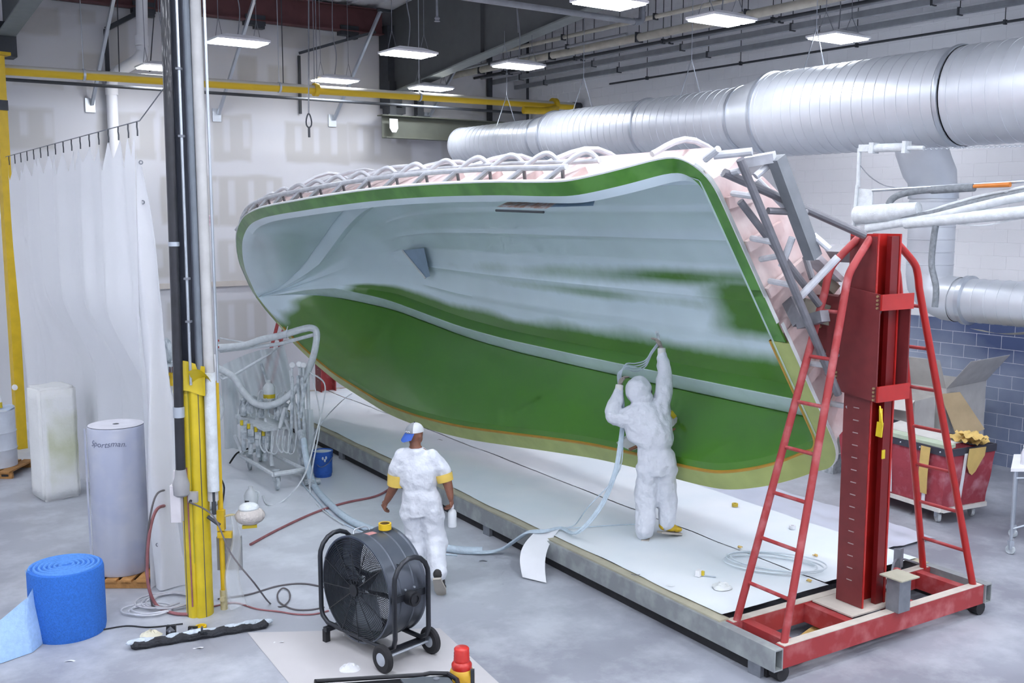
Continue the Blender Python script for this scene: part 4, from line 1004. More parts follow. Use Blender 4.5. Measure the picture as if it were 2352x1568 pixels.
def curt(i, j):
    y = CY0+(CY1-CY0)*i
    zt_ = ctop(y); z = zt_*(1-j)
    wv = .06*sin(y*5.2)+.018*sin(y*14+1)+.06*mnoise.noise(Vector((y*1.5, z*.4, 1)))
    return (cux(y)+wv*(.35+.65*min(1, j*2.2))+cbow(y)*sstep(3.0, 1.7, z), y-.9*j*i*i+.03*sin(z*2), max(.012, z))
part('sheet', cur_m, t, lambda q: q.grid(curt, 260, 60), angle=80)
def flap(i, j):
    z = (CZT-.25)*(1-j)
    a = -.02+.22*i + (.08*j*j*i); bdp = -.12-.25*i
    p = V3(2.92, CY0+.02, 0) + RT*(a*(.35+.65*min(1, j*3))) - FW*(.08*sin(i*5)+.12*i*(1-j))
    return (p[0]+.02*sin(j*14+i*6), p[1], max(.014, z-.18*i*(1-j)))
part('near_flap', cur_m, t, lambda q: q.grid(flap, 22, 60), angle=80)
part('cable', steel, t, lambda q: q.tube([(2.93, CY0-.9, CZT+.25)]+[(cux(y)+.01, y, CZT+.02) for y in np.linspace(CY0-.1, CY1+.3, 40)], .006, 6))
for y in hy:
    part('hook', dark_steel, t, lambda q: q.tube([(cux(y)+.01,y,CZT+.02),(cux(y)+.01,y+.01,CZT-.03),(cux(y)+.01,y-.006,CZT-.07),(cux(y)+.01,y,CZT-.12)], .008, 6))
for k in range(11):
    zz = .5+k*.39
    part('grommet', steel, t, lambda q: q.lathe([(.012,-.004),(.022,-.004),(.022,.004),(.012,.004)], V3(2.92,CY0+.02,zz)+RT*.06-FW*.06, tuple(FW), 12, False))
part('trailing_foot', cur_m, t, lambda q: q.grid(lambda i, j: (2.98+.42*i+.05*sin(j*6), CY0+.1+.7*j, .015+.25*abs(mnoise.noise(Vector((i*3, j*3, 0))))*(1-i)), 16, 16))

# left yellow post
YP = g(38, 935); 
t = thing('yellow_post', 'tall yellow steel post at the left edge of the picture', 'post', (3.0, 18.45, 0))
part('shaft', yellow_paint, t, lambda q: q.box((3.0,18.45,3.2),(.15,.15,6.4), .2), smooth=False)
part('cap_plate', yellow_paint, t, lambda q: q.box((3.0,18.45,6.43),(.32,.24,.05), .2), smooth=False)
part('band', dark_steel, t, lambda q: q.box((3.0,18.45,5.62),(.17,.17,.16), .2), smooth=False)
part('sticker', white_paint, t, lambda q: q.cyl(V3(3.0,18.45,1.05)-FW*.10, V3(3.0,18.45,1.05)-FW*.105, .05, 14))

# ================================================================== LEFT FOREGROUND GOODS
# foam block
fb = g(104, 1155)
t0 = MB()
def foamf(fx):
    return fx
rzf = YAW + radians(43)
bmf = bmesh.new(); bmesh.ops.create_cube(bmf, size=1.0)
bmesh.ops.scale(bmf, vec=(.50, .50, 1.56), verts=bmf.verts)
bmesh.ops.bevel(bmf, geom=list(bmf.edges), offset=.03, segments=2, affect='EDGES')
bmesh.ops.subdivide_edges(bmf, edges=list(bmf.edges), cuts=10, use_grid_fill=True)
for v in bmf.verts:
    n_ = mnoise.noise(v.co*5)*.014 + mnoise.noise(v.co*14)*.006; v.co += v.co.normalized()*n_
me = bpy.data.meshes.new('foam_block'); bmf.to_mesh(me); bmf.free()
fo = bpy.data.objects.new('foam_block', me); COL.objects.link(fo)
ctr = fb + FW*.36; fo.location = (ctr[0], ctr[1], .78); fo.rotation_euler = (0, 0, rzf)
for p in me.polygons: p.use_smooth = True
st_v = []
for v in me.vertices:
    on = 1.0 if (v.co.x > .22 or v.co.y < -.22) else 0.0
    q_ = Matrix.Rotation(rzf, 3, 'Z') @ v.co
    side = 1.0 if Vector((q_.x, q_.y, 0)).dot(Vector(RT)) > .05 else 0.0
    st_v.append(side*max(0, .75*math.exp(-((v.co.z-.0)/.38)**2)+.35*mnoise.noise(v.co*4)-.12))
vattr(fo, 'stain', st_v)
me.materials.append(mat_attr('foam', 'stain', (230, 231, 230), (176, 182, 130), rough=.9, edge=.3, var=.04, bump=.5, nscale=9))
tag(fo, 'tall white foam block with a yellow green stain on its side', 'foam block')
# film roll with handwriting, on a wooden pallet
rc = g(262, 1345)+FW*.26; rc[2] = 0
t = thing('pallet', 'wooden pallet under the tall grey film roll', 'pallet', rc)
for k in range(5): part('deck_board', wood, t, lambda q: q.box(rc+RT*(-.32+.16*k)+V3(0,0,.085),(.12,.72,.022), YAW), smooth=False)
for k in (-1, 0, 1): part('stringer', wood, t, lambda q: q.box(rc+FW*(k*.31)+V3(0,0,.038),(.76,.05,.072), YAW), smooth=False)
t = thing('film_roll', 'tall upright roll of translucent grey wrapping film with handwriting', 'film roll', rc+V3(0,0,.1))
filmr = mat('roll_film', (176, 180, 194), .25, var=.06, scale=3, coat=.6, col2=(164,170,190), thr=(.4,.6))
part('roll', filmr, t, lambda q: q.lathe([(.0,.1),(.285,.1),(.292,.12),(.288,.9),(.292,1.66),(.285,1.68),(.03,1.685),(.0,1.68)], rc, (0,0,1), 56), angle=40)
part('top_sheet', mat('roll_end', (206, 206, 214), .6), t, lambda q: q.lathe([(.035,1.686),(.28,1.686)], rc, (0,0,1), 48, False))
part('core_hole', dark_steel, t, lambda q: q.lathe([(.0,1.689),(.03,1.689)], rc, (0,0,1), 16, False))
part('loose_edge', filmr, t, lambda q: q.grid(lambda i, j: rc+RT*(-.27-.03*i)-FW*(.13-.02*i)+V3(0,0,.12+1.54*j), 4, 12))
fc = bpy.data.curves.new('marker_text', 'FONT'); fc.body = 'Sportsman.'; fc.size = .085; fc.shear = .3; fc.extrude = .0
fobj = bpy.data.objects.new('tmp_text', fc); COL.objects.link(fobj)
bpy.context.view_layer.update()
tm = bpy.data.meshes.new_from_object(fobj.evaluated_get(bpy.context.evaluated_depsgraph_get()))
bpy.data.objects.remove(fobj)
a0 = atan2(-FW[1], -FW[0])
for v in tm.vertices:
    ang = a0 - .62 + v.co.x/.293 + 0.0
    z = 1.50+v.co.y+.006*sin(v.co.x*30)
    P_ = rc + V3(cos(ang)*.2945, sin(ang)*.2945, z); v.co = Vector(P_) - Vector(t.location)
wt = bpy.data.objects.new('handwriting', tm); COL.objects.link(wt); wt.parent = t
tm.materials.clear(); tm.materials.append(mat('marker_ink', (104, 110, 132), .6))
# blue filter roll
bc = g(126, 1478)+FW*.30; bc[2] = 0
t = thing('filter_roll', 'bright blue roll of filter matting standing on the floor', 'filter roll', bc)
blue_m = mat('filter_blue', (46, 110, 200), .9, var=.14, scale=60, bump=.5, bscale=140)
blue_l = mat('filter_pale', (84, 140, 212), .9, var=.1, scale=40, bump=.4, bscale=120)
part('roll_body', blue_m, t, lambda q: q.lathe([(.0,.0),(.325,.0),(.335,.05),(.335,.60),(.325,.635),(.0,.635)], bc, (0,0,1), 56), angle=50)
def coil(q):
    pts = []; 
    for a in np.linspace(0, 2*pi*6.5, 190): r = .03+.285*a/(2*pi*6.5); pts.append(bc+V3(cos(a)*r*(1.0), sin(a)*r*.98, .637))
    q.tube(pts, .0145, 6)
part('wound_layers', blue_l, t, coil)
def tail_(i, j):
    B_ = [g(70,1452), g(97,1476), g(70,1500), g(0,1526), g(-70,1548)]
    Z_ = [.60,.56,.44,.27,.10]
    k = i*(len(B_)-1); n = min(int(k), len(B_)-2); f = k-n; f = f*f*(3-2*f)
    p = B_[n]*(1-f)+B_[n+1]*f; z = Z_[n]*(1-f)+Z_[n+1]*f
    lean = .05+.55*sstep(.15,.9,i)
    q_ = p + V3(0,0,.006)
    return q_ + V3(0,0,z*j) + (FW*.55-RT*.30)*(lean*j*(.5+.5*j)) + RT*(.02*sin(j*4+i*5))
part('loose_tail', mat('filter_paler', (150, 182, 222), .85, var=.08, scale=30, bump=.3, bscale=90), t, lambda q: q.grid(tail_, 34, 16), angle=80)
# drum with bottle at the left edge
dc = wx(-4, 1062, 2.2); dc = g(-6, 1085); dc[2] = 0
t = thing('pallet', 'corner of a wooden pallet under the white drum at the left edge', 'pallet', dc)
for k in range(4): part('deck_board', wood, t, lambda q: q.box(dc+RT*(-.3+.2*k)+V3(0,0,.10),(.16,.8,.025), YAW), smooth=False)
for k in (-1, 1): part('stringer', wood, t, lambda q: q.box(dc+FW*(k*.34)+V3(0,0,.043),(.8,.06,.085), YAW), smooth=False)
part('side_mark', rubber, t, lambda q: q.box(dc+FW*-.373+RT*.3+V3(0,0,.05),(.10,.006,.03), YAW), smooth=False)
t = thing('steel_drum', 'white steel drum on a pallet at the left edge', 'drum', dc+V3(0,0,.115))
part('body', mat('drum_white', (206, 212, 222), .5), t, lambda q: q.lathe([(0,.115),(.29,.115),(.29,.36),(.302,.38),(.29,.40),(.29,.62),(.302,.64),(.29,.66),(.29,.95),(.298,.97),(.28,.98),(0,.975)], dc, (0,0,1), 40), angle=50)
part('plastic_liner', mat('liner_blue', (186, 204, 228), .3), t, lambda q: q.grid(lambda i, j: dc+V3(cos(i*2*pi)*.30*(1-.75*j), sin(i*2*pi)*.30*(1-.75*j), .985+.02*sin(i*22)*(1-j)), 40, 5, closed_u=True))
part('label_mark', steel, t, lambda q: q.box(dc-FW*.285+RT*.06+V3(0,0,.80),(.07,.012,.015), YAW), smooth=False)
bt = dc+RT*.10+V3(0,0,1.0)
t = thing('squeeze_bottle', 'small white bottle with yellow liquid on the white drum', 'bottle', bt)
part('bottle', white_paint, t, lambda q: q.lathe([(0,.08),(.036,.08),(.036,.14),(.015,.17),(.012,.19),(.004,.22),(0,.22)], bt, n=16))
part('liquid', yellow_plastic, t, lambda q: q.lathe([(0,0),(.037,0),(.037,.085),(0,.085)], bt, n=16))

# ================================================================== DRUM FAN
FC = V3(4.10, 7.95, 0)
fan = thing('drum_fan', 'large black drum fan on a wheeled tube frame', 'fan', FC, pi+.19)
FZ, FR = .60, .47
part('drum', mat('fan_drum', (92, 98, 108), .32, .55, var=.06), fan, lambda q: q.lathe([(FR,-.22),(FR+.012,-.22),(FR+.012,-.20),(FR,-.19),(FR,-.10),(FR+.008,-.09),(FR,-.08),(FR,.06),(FR+.008,.07),(FR,.08),(FR,.17),(FR+.012,.18),(FR+.012,.20),(FR-.004,.20),(FR-.004,-.22)], (0,0,FZ), (1,0,0), 64, False), local=True)
def grille(q, x):
    for r in np.linspace(.08, FR-.01, 22): q.lathe([(r-.002,x-.002),(r+.002,x-.002),(r+.002,x+.002),(r-.002,x+.002),(r-.002,x-.002)], (0,0,FZ), (1,0,0), 40, False)
front = part('front_guard', black_metal, fan, lambda q: grille(q, .205), local=True, smooth=False); front['kind'] = 'stuff'
back = part('rear_guard', black_metal, fan, lambda q: grille(q, -.215), local=True, smooth=False); back['kind'] = 'stuff'
for k in range(12):
    a = 2*pi*k/12+.1
    part('guard_spoke', black_metal, fan, lambda q: q.cyl((.21,0,FZ),(.21,cos(a)*FR,FZ+sin(a)*FR),.004,6), local=True)
part('hub_plate', black_plastic, fan, lambda q: q.cyl((.205,0,FZ),(.225,0,FZ),.055,20), local=True)
part('motor', black_plastic, fan, lambda q: q.cyl((-.18,0,FZ),(.02,0,FZ),.095,24), local=True)
for k in range(3):
    a0_ = 2*pi*k/3+.5
    def blade(i, j):
        r = .08+.34*j; a = a0_+(i-.5)*(.95-.25*j); return (.06-.12*(i-.5), cos(a)*r, FZ+sin(a)*r)
    part('blade', mat('blade_grey', (120, 128, 136), .4, .4), fan, lambda q: q.grid(blade, 8, 8), local=True)
part('motor_bracket', black_metal, fan, lambda q: (q.box((-.12,0,FZ),(.03,.9,.04)), q.box((-.06,.0,FZ-.1),(.03,.9,.03))), local=True, smooth=False)
def loop_path():
    W_, D_, T_, B_ = .53, .19, .86, .17
    R_ = []
    # right arch, bottom rails, left arch as one bent tube
    def arch(y):
        return [(D_,y,B_+.12),(D_,y,T_-.08)]+[(D_*cos(a),y,T_-.08+D_*sin(a)) for a in np.linspace(.25,pi-.25,8)]+[(-D_,y,T_-.08),(-D_,y,B_+.12)]
    A = arch(W_)
    Bk = list(reversed(arch(-W_)))
    c1 = [(-D_,W_-.02,B_+.05),(-D_,W_-.1,B_),(-D_,-W_+.1,B_),(-D_,-W_+.02,B_+.05)]
    c2 = [(D_,-W_+.02,B_+.05),(D_,-W_+.1,B_),(D_,W_-.1,B_),(D_,W_-.02,B_+.05)]
    return A+c1+Bk+c2
part('tube_frame', black_metal, fan, lambda q: q.tube(loop_path(), .022, 12, closed=True), local=True, angle=60)
for sy in (-1, 1):
    part('side_plate', black_metal, fan, lambda q: q.box((0,sy*.495,FZ+.02),(.36,.012,.06)), local=True, smooth=False)
    kn = part('tilt_knob', black_plastic, fan, lambda q: q.cyl((0,sy*.50,FZ+.01),(0,sy*.575,FZ+.01),.065,20), local=True)
    part('knob_cap', black_plastic, kn, lambda q: q.lathe([(.052,.0),(.052,.008),(.035,.008),(.035,0)], (0,sy*.576,FZ+.01), (0,sy,0), 18, False), local=True)
    for k in (-1, 1): part('plate_bolt', galv, fan, lambda q: q.cyl((k*.05,sy*.50,FZ+.09),(k*.05,sy*.515,FZ+.09),.009,8), local=True)
for sy in (-1, 1): part('cross_bar', black_metal, fan, lambda q: q.box((0,sy*.40,.13),(.5,.05,.04)), local=True, smooth=False)
part('axle', galv, fan, lambda q: q.cyl((-.28,.46,.125),(.28,.46,.125),.012,8), local=True)
for sx_ in (-1, 1):
    whl = part('wheel', rubber, fan, lambda q: q.lathe([(.07,-.026),(.105,-.028),(.122,-.015),(.125,0),(.122,.015),(.105,.028),(.07,.026)], (sx_*.27,.46,.125), (1,0,0), 28), local=True)
    part('rim', galv, whl, lambda q: q.lathe([(0,-.03),(.03,-.032),(.068,-.024),(.068,.024),(.03,.032),(0,.03)], (sx_*.27,.46,.125), (1,0,0), 22), local=True)
    part('foot', rubber, fan, lambda q: q.box((sx_*.22,-.42,.06),(.05,.05,.12)), local=True, smooth=False)
part('handle_clip', galv, fan, lambda q: (q.tube(spline([(.13,-.10,FZ+FR+.0),(.10,-.12,FZ+FR+.03),(-.02,-.12,FZ+FR+.03),(-.05,-.10,FZ+FR)],3),.006,6)), local=True)
for k in range(2):
    for m_ in range(2): part('drum_bolt', galv, fan, lambda q: (q.box((.03-.10*k,cos(.62)*(FR+.004),FZ+sin(.62)*(FR+.004)),(.022,.008,.008)), q.box((.03-.10*k,cos(.62)*(FR+.004),FZ+sin(.62)*(FR+.006)),(.006,.02,.012))), local=True, smooth=False)
part('rating_label', mat('label_salmon', (186, 130, 128), .6), fan, lambda q: q.grid(lambda i, j: (.06-.09*i, cos(1.50+.16*j)*(FR+.002), FZ+sin(1.50+.16*j)*(FR+.002)), 3, 5), local=True)
tp_ = WM(fan) @ Vector((-.13, .02, FZ+FR+.012))
o = part('tape_roll', mat('tape_yellow', (222, 184, 34), .5), None, lambda q: q.lathe([(.045,0),(.058,0),(.058,.055),(.045,.055),(.045,0)], tp_, n=28, close=False), angle=40); tag(o, 'yellow tape roll lying on top of the drum fan', 'tape roll')
part('tape_core', mat('core_brown', (120, 96, 50), .8), o, lambda q: q.lathe([(.041,.001),(.045,.001),(.045,.054),(.041,.054),(.041,.001)], tp_, n=28, close=False))

# ================================================================== PEOPLE
def remesh_obj(name, fn, m, parent, vox=.016, it=4, extra=None, disp=0.0):
    q = MB(); fn(q)
    me = bpy.data.meshes.new('tmp'); me.from_pydata(q.v, [], q.f); me.update()
    ob = bpy.data.objects.new('tmp', me); COL.objects.link(ob)
    md = ob.modifiers.new('r', 'REMESH'); md.mode = 'VOXEL'; md.voxel_size = vox; md.use_smooth_shade = True
    ms_ = ob.modifiers.new('s', 'SMOOTH'); ms_.iterations = it; ms_.factor = .5
    bpy.context.view_layer.update()
    dg = bpy.context.evaluated_depsgraph_get()
    m2_ = bpy.data.meshes.new_from_object(ob.evaluated_get(dg))
    bpy.data.objects.remove(ob)
    if disp:
        m2_.update()
        nr = [v.normal.copy() for v in m2_.vertices]
        for v, n_ in zip(m2_.vertices, nr):
            c = v.co
            k = mnoise.noise(Vector((c.x*7, c.y*7, c.z*5)))+.6*mnoise.noise(Vector((c.x*14+3, c.y*14, c.z*11)))
            # drape folds run slanting across the cloth
            fo_ = sin(c.z*46+6*mnoise.noise(c*4)+c.x*18)*.35*max(0, mnoise.noise(c*3.1)+.25)
            v.co = c + n_*(disp*(k+fo_))
    if extra is not None:
        ex = MB(); extra(ex)
        bmx = bmesh.new(); bmx.from_mesh(m2_)
        vs = [bmx.verts.new(p) for p in ex.v]
        for f_ in ex.f:
            try: bmx.faces.new([vs[i] for i in f_])
            except Exception: pass
        bmx.to_mesh(m2_); bmx.free()
    m2_.polygons.foreach_set('use_smooth', [True]*len(m2_.polygons))
    m2_.materials.clear(); m2_.materials.append(m); m2_.name = name
    o = bpy.data.objects.new(name, m2_); COL.objects.link(o); o.parent = parent
    return o
def limb(q, pts, rad, n=14):
    q.tube(spline(pts, 4), list(np.interp(np.linspace(0, len(pts)-1, (len(pts)-1)*4+1), range(len(pts)), rad)), n)
    for p, r in zip(pts, rad): q.ball(p, r*.98, 12, 8)
def torso(q, rings):
    for k in range(len(rings)-1): pass
    n = 22; V = []; F = []
    for (cx, cy, cz, rx, ry) in rings:
        for i in range(n):
            a = 2*pi*i/n; V.append((cx+cos(a)*rx, cy+sin(a)*ry, cz))
    for k in range(len(rings)-1):
        for i in range(n): F.append((k*n+i, k*n+(i+1) % n, (k+1)*n+(i+1) % n, (k+1)*n+i))
    F.append(tuple(reversed(range(n)))); F.append(tuple((len(rings)-1)*n+i for i in range(n)))
    q.add(V, F)
def hand(q, wrist, d, palm_n, curl=1.0, r=.0095, side=1):
    """palm, four unequal curled fingers and a thumb; d = direction of the hand, palm_n = palm normal"""
    d = Vector(d).normalized(); pn = Vector(palm_n); pn = (pn-d*pn.dot(d)).normalized(); ac = d.cross(pn)*side
    w = Vector(wrist)
    for k in range(4):
        off = ac*((k-1.5)*.021)
        L_ = (.036, .042, .039, .031)[k]
        p0 = w+d*.085+off; p = [w+d*.03+off*.8, p0]; ang = 0
        dirv = d.copy()
        for j in range(3):
            ang = curl*(.55+.25*j); R_ = Matrix.Rotation(ang, 3, pn.cross(d).normalized() if True else ac)
            dirv = Matrix.Rotation(-curl*.75, 3, ac*side) @ dirv if False else (dirv*cos(curl*.72)+pn*sin(curl*.72)*(1 if j == 0 else 1)).normalized()
            p.append(p[-1]+dirv*(L_*(1-.15*j)))
        q.tube(p, [r*1.15, r*1.15, r*1.08, r, r*.8], 8)
    th0 = w+d*.03-ac*.03
    q.tube([th0, th0+d*.03-ac*.018+pn*.008, th0+d*.055-ac*.012+pn*.024, th0+d*.075+ac*.004+pn*.032], [r*1.4, r*1.3, r*1.15, r*.8], 8)
def palm(q, wrist, d, palm_n, sz=1.0):
    d = Vector(d).normalized(); pn = Vector(palm_n); pn = (pn-d*pn.dot(d)).normalized(); ac = d.cross(pn)
    M_ = Matrix((ac, d, pn)).transposed()
    q.ball(Vector(wrist)+d*.05, .05*sz, 14, 10, (.86, 1.05, .42), M_)
# ---- walking worker, seen from behind
wr_ = g(968, 1352); wr_[2] = 0
pw = thing('person', 'person walking away in white coverall with a backward grey and blue cap', 'person', wr_, YAW)
Lw, Rw = (-.37,.16,.90), (.315,-.02,.985)
dl = Vector((-.13,.06,-.24)).normalized(); dr = Vector((.03,.06,-.20)).normalized()
def walker_body(q):
    torso(q, [(-.0,.03,.86,.15,.11),(-.01,.04,1.0,.155,.11),(-.03,.06,1.2,.17,.12),(-.04,.07,1.38,.18,.115),(-.05,.08,1.46,.12,.09),(-.05,.08,1.50,.065,.06)])
    q.tube([(-.05,.08,1.45),(-.06,.10,1.56)], .058, 12)
    Mh = Matrix.Rotation(-.6, 3, 'Z')
    q.ball((-.062,.115,1.635), .098, 18, 14, (.80,1.0,1.18), Mh)          # skull
    q.ball((-.062+.02,.115+.03,1.575), .07, 14, 10, (.85,.95,.9), Mh)      # jaw
    f_ = Vector((sin(.6), cos(.6), 0)); c_ = Vector((-.062,.115,1.615))
    q.ball(c_+f_*.098+Vector((0,0,-.012)), .017, 8, 6, (1,1,1.4)); q.ball(c_+f_*.088+Vector((0,0,-.055)), .018, 8, 6, (1.5,1,.5))
    sd = Vector((cos(.6), -sin(.6), 0))
    for k in (-1, 1):
        q.ball(c_+sd*(k*.083)-f_*.008, .026, 8, 8, (.45,.8,1.25), Mh)
        q.ball(c_+f_*.086+sd*(k*.032)+Vector((0,0,.02)), .013, 8, 6)
    limb(q, [(-.215,.07,1.40),(-.245,.08,1.17),(-.30,.11,1.04),Lw], [.062,.058,.050,.033])
    limb(q, [(.14,.06,1.40),(.255,.03,1.19),(.29,.01,1.10),Rw], [.062,.056,.048,.033])
    limb(q, [(-.09,.04,.90),(-.02,.08,.5),(.015,.03,.12)], [.085,.06,.042]); limb(q, [(.09,.02,.90),(.15,.02,.52),(.195,-.24,.24)], [.085,.06,.042])
    palm(q, Lw, dl, (1,.3,.5)); palm(q, Rw, dr, (-1,.2,0))
remesh_obj('body', walker_body, skin_m, pw, .012, 2, extra=lambda q: (hand(q, Lw, dl, (1,.3,.5), 1.25, .0105), hand(q, Rw, dr, (-1,.2,0), 1.2, .0105, -1)))
def walker_suit(q):
    torso(q, [(.0,.03,.80,.19,.15),(.0,.03,.90,.215,.165),(.0,.035,1.0,.205,.155),(-.01,.045,1.07,.185,.14),(-.015,.05,1.14,.215,.155),(-.03,.06,1.28,.225,.16),(-.04,.065,1.38,.215,.145),(-.045,.07,1.45,.155,.11),(-.05,.08,1.50,.085,.08)])
    q.tube(spline([(-.13,.06,1.465),(-.05,-.02,1.455),(.04,.06,1.465)],4), .045, 10)          # folded hood
    limb(q, [(-.18,.06,1.40),(-.235,.075,1.27),(-.25,.08,1.18)], [.092,.088,.084]); limb(q, [(.10,.06,1.40),(.21,.045,1.28),(.24,.04,1.215)], [.092,.084,.074])
    limb(q, [(-.095,.03,.86),(-.055,.07,.52),(-.0,.03,.28),(.012,.02,.10)], [.135,.115,.105,.10]); limb(q, [(.095,.02,.86),(.145,.02,.54),(.175,-.12,.36),(.195,-.22,.24)], [.135,.115,.10,.09])
remesh_obj('coverall', walker_suit, suit_m, pw, .013, 2, disp=.022)
cap_g = mat('cap_grey', (132, 136, 142), .8); cap_l = mat('cap_light', (206, 210, 214), .8); cap_b = mat('cap_blue', (44, 84, 168), .7)
Mc = Matrix.Rotation(-.6, 3, 'Z')
def capf(q):
    V = []
    def f(i, j):
        a = 2*pi*i; ph = pi/2*(1-j); v = Mc @ Vector((cos(a)*.092*sin(ph)*.95+0, sin(a)*.112*sin(ph), .095*cos(ph))); return (v.x-.062, v.y+.112, v.z+1.655)
    q.grid(f, 28, 9, closed_u=True)
cp_ = part('cap', cap_l, pw, capf, local=True, angle=80)
def panelf(q):
    def f(i, j):
        a = -pi/2-.62+1.24*i; ph = pi/2*(1-j*.9); v = Mc @ Vector((cos(a)*.0945*sin(ph)*.95, sin(a)*.1145*sin(ph), .097*cos(ph))); return (v.x-.062, v.y+.112, v.z+1.655)
    q.grid(f, 12, 8)
part('cap_panel', cap_g, cp_, panelf, local=True)
part('cap_button', dark_steel, cp_, lambda q: q.ball((-.062,.112,1.752), .009, 8, 6), local=True)
def bill(i, j):
    a = -pi/2-.75+1.5*i; r = 1.0+.72*j; v = Mc @ Vector((cos(a)*.090*(1+.1*j), sin(a)*.108*r, -.03*j-.05*j*(1-abs(2*i-1)*.4))); return (v.x-.062, v.y+.112, v.z+1.652)
part('cap_bill', cap_b, cp_, lambda q: q.grid(bill, 14, 6), local=True)
part('cap_logo', white_paint, cp_, lambda q: q.tube([tuple(Mc @ Vector((x_*1.0, -.112, z_)) + Vector((-.062,.112,1.655))) for x_, z_ in ((-.03,.012),(-.015,.02),(0,.012),(.015,.02),(.03,.012))], .003, 5), local=True)
band_m = mat('tape_band', (222, 190, 92), .6)
part('arm_band', band_m, pw, lambda q: q.tube([(-.24,.078,1.215),(-.257,.085,1.09)], [.106,.096], 18, caps=False), local=True)
part('arm_band', band_m, pw, lambda q: q.tube([(.238,.04,1.225),(.26,.032,1.145)], [.094,.084], 18, caps=False), local=True)
shoe_m = mat('shoe_dark', (48, 46, 46), .7); sole_m = mat('shoe_sole', (176, 170, 160), .8)
def shoe(q, ank, toe_dir, up, L_=.27):
    d = Vector(toe_dir).normalized(); u_ = Vector(up); u_ = (u_-d*u_.dot(d)).normalized(); x = d.cross(u_); M_ = Matrix((x, d, u_)).transposed()
    a = Vector(ank)
    q.ball(a-d*.03+u_*.02, .06, 14, 10, (.9,1.1,.95), M_); q.ball(a+d*.06+u_*.0, .06, 14, 10, (.95,1.8,.75), M_); q.ball(a+d*.15-u_*.012, .055, 12, 8, (1.0,1.3,.62), M_)
def sole(q, ank, toe_dir, up):
    d = Vector(toe_dir).normalized(); u_ = Vector(up); u_ = (u_-d*u_.dot(d)).normalized(); x = d.cross(u_); a = Vector(ank)-u_*.035
    P_ = [(-.042,-.09),(.042,-.09),(.048,0),(.06,.12),(.048,.20),(0,.225),(-.048,.20),(-.06,.12),(-.048,0)]
    q.slab([tuple(a+x*p[0]+d*p[1]) for p in P_], tuple(-u_), .022)
sl = part('shoe', shoe_m, pw, lambda q: shoe(q, (.01,.03,.075), (.1,1,0), (0,0,1)), local=True); part('sole', sole_m, sl, lambda q: sole(q, (.01,.03,.06), (.1,1,0), (0,0,1)), local=True)
sr = part('shoe', shoe_m, pw, lambda q: shoe(q, (.20,-.26,.215), (.12,.62,-.78), (0,.78,.62)), local=True); part('sole', sole_m, sr, lambda q: sole(q, (.20,-.275,.205), (.12,.62,-.78), (0,.78,.62)), local=True)
bp_ = WM(pw) @ Vector((.325,.04,.66))
t = thing('squeeze_bottle', 'white plastic bottle held in the hand of the walking person', 'bottle', bp_)
part('bottle', mat('bottle_plastic', (224,228,232), .35, alpha=.9), t, lambda q: q.lathe([(0,0),(.042,0),(.046,.01),(.046,.15),(.036,.175),(.016,.19),(.016,.205),(0,.205)], bp_, n=20), angle=50)
part('spray_cap', white_paint, t, lambda q: q.lathe([(0,.2),(.02,.2),(.018,.235),(.008,.245),(.006,.27),(0,.27)], bp_, n=14))
# ---- spraying worker
ws = g(1508, 1238, .338)
ps = thing('person', 'person in hooded white coverall spraying the mould with one arm raised', 'person', ws, YAW)
RH, LH = (.075,.42,2.06), (-.40,.26,1.66)
drh = Vector((-.06,.12,.30)).normalized(); dlh = Vector((.03,.10,.22)).normalized()
def spray_body(q):
    torso(q, [(-.02,.02,.82,.15,.11),(-.05,.05,1.05,.15,.11),(-.10,.10,1.3,.17,.12),(-.12,.13,1.45,.15,.1),(-.15,.15,1.52,.07,.06)])
    q.tube([(-.14,.14,1.48),(-.18,.17,1.58)], .055, 12); q.ball((-.19,.19,1.66), .095, 18, 12, (.82,1,1.15))
    q.ball((-.19,.285,1.655), .018, 8, 6); q.ball((-.19,.265,1.61), .02, 8, 6, (1.4,1,.5))
    for k in (-1, 1): q.ball((-.19+k*.035,.27,1.675), .013, 8, 6); q.ball((-.19+k*.08,.18,1.655), .024, 8, 6, (.5,.8,1.2))
    limb(q, [(.02,.12,1.42),(.085,.26,1.66),(.10,.36,1.84),RH], [.06,.055,.048,.033]); limb(q, [(-.25,.1,1.40),(-.47,.10,1.36),(-.44,.18,1.52),LH], [.06,.055,.046,.033])
    limb(q, [(-.10,.02,.82),(-.115,.06,.45),(-.12,.0,.08)], [.085,.06,.045]); limb(q, [(.06,.02,.82),(.10,.10,.45),(.115,.06,.14)], [.085,.06,.045])
    palm(q, RH, drh, (-1,.4,0)); palm(q, LH, dlh, (1,.3,0))
remesh_obj('body', spray_body, glove_m, ps, .013, 2, extra=lambda q: (hand(q, RH, drh, (-1,.4,0), .9, .0105, -1), hand(q, LH, dlh, (1,.3,0), 1.2, .0105)))
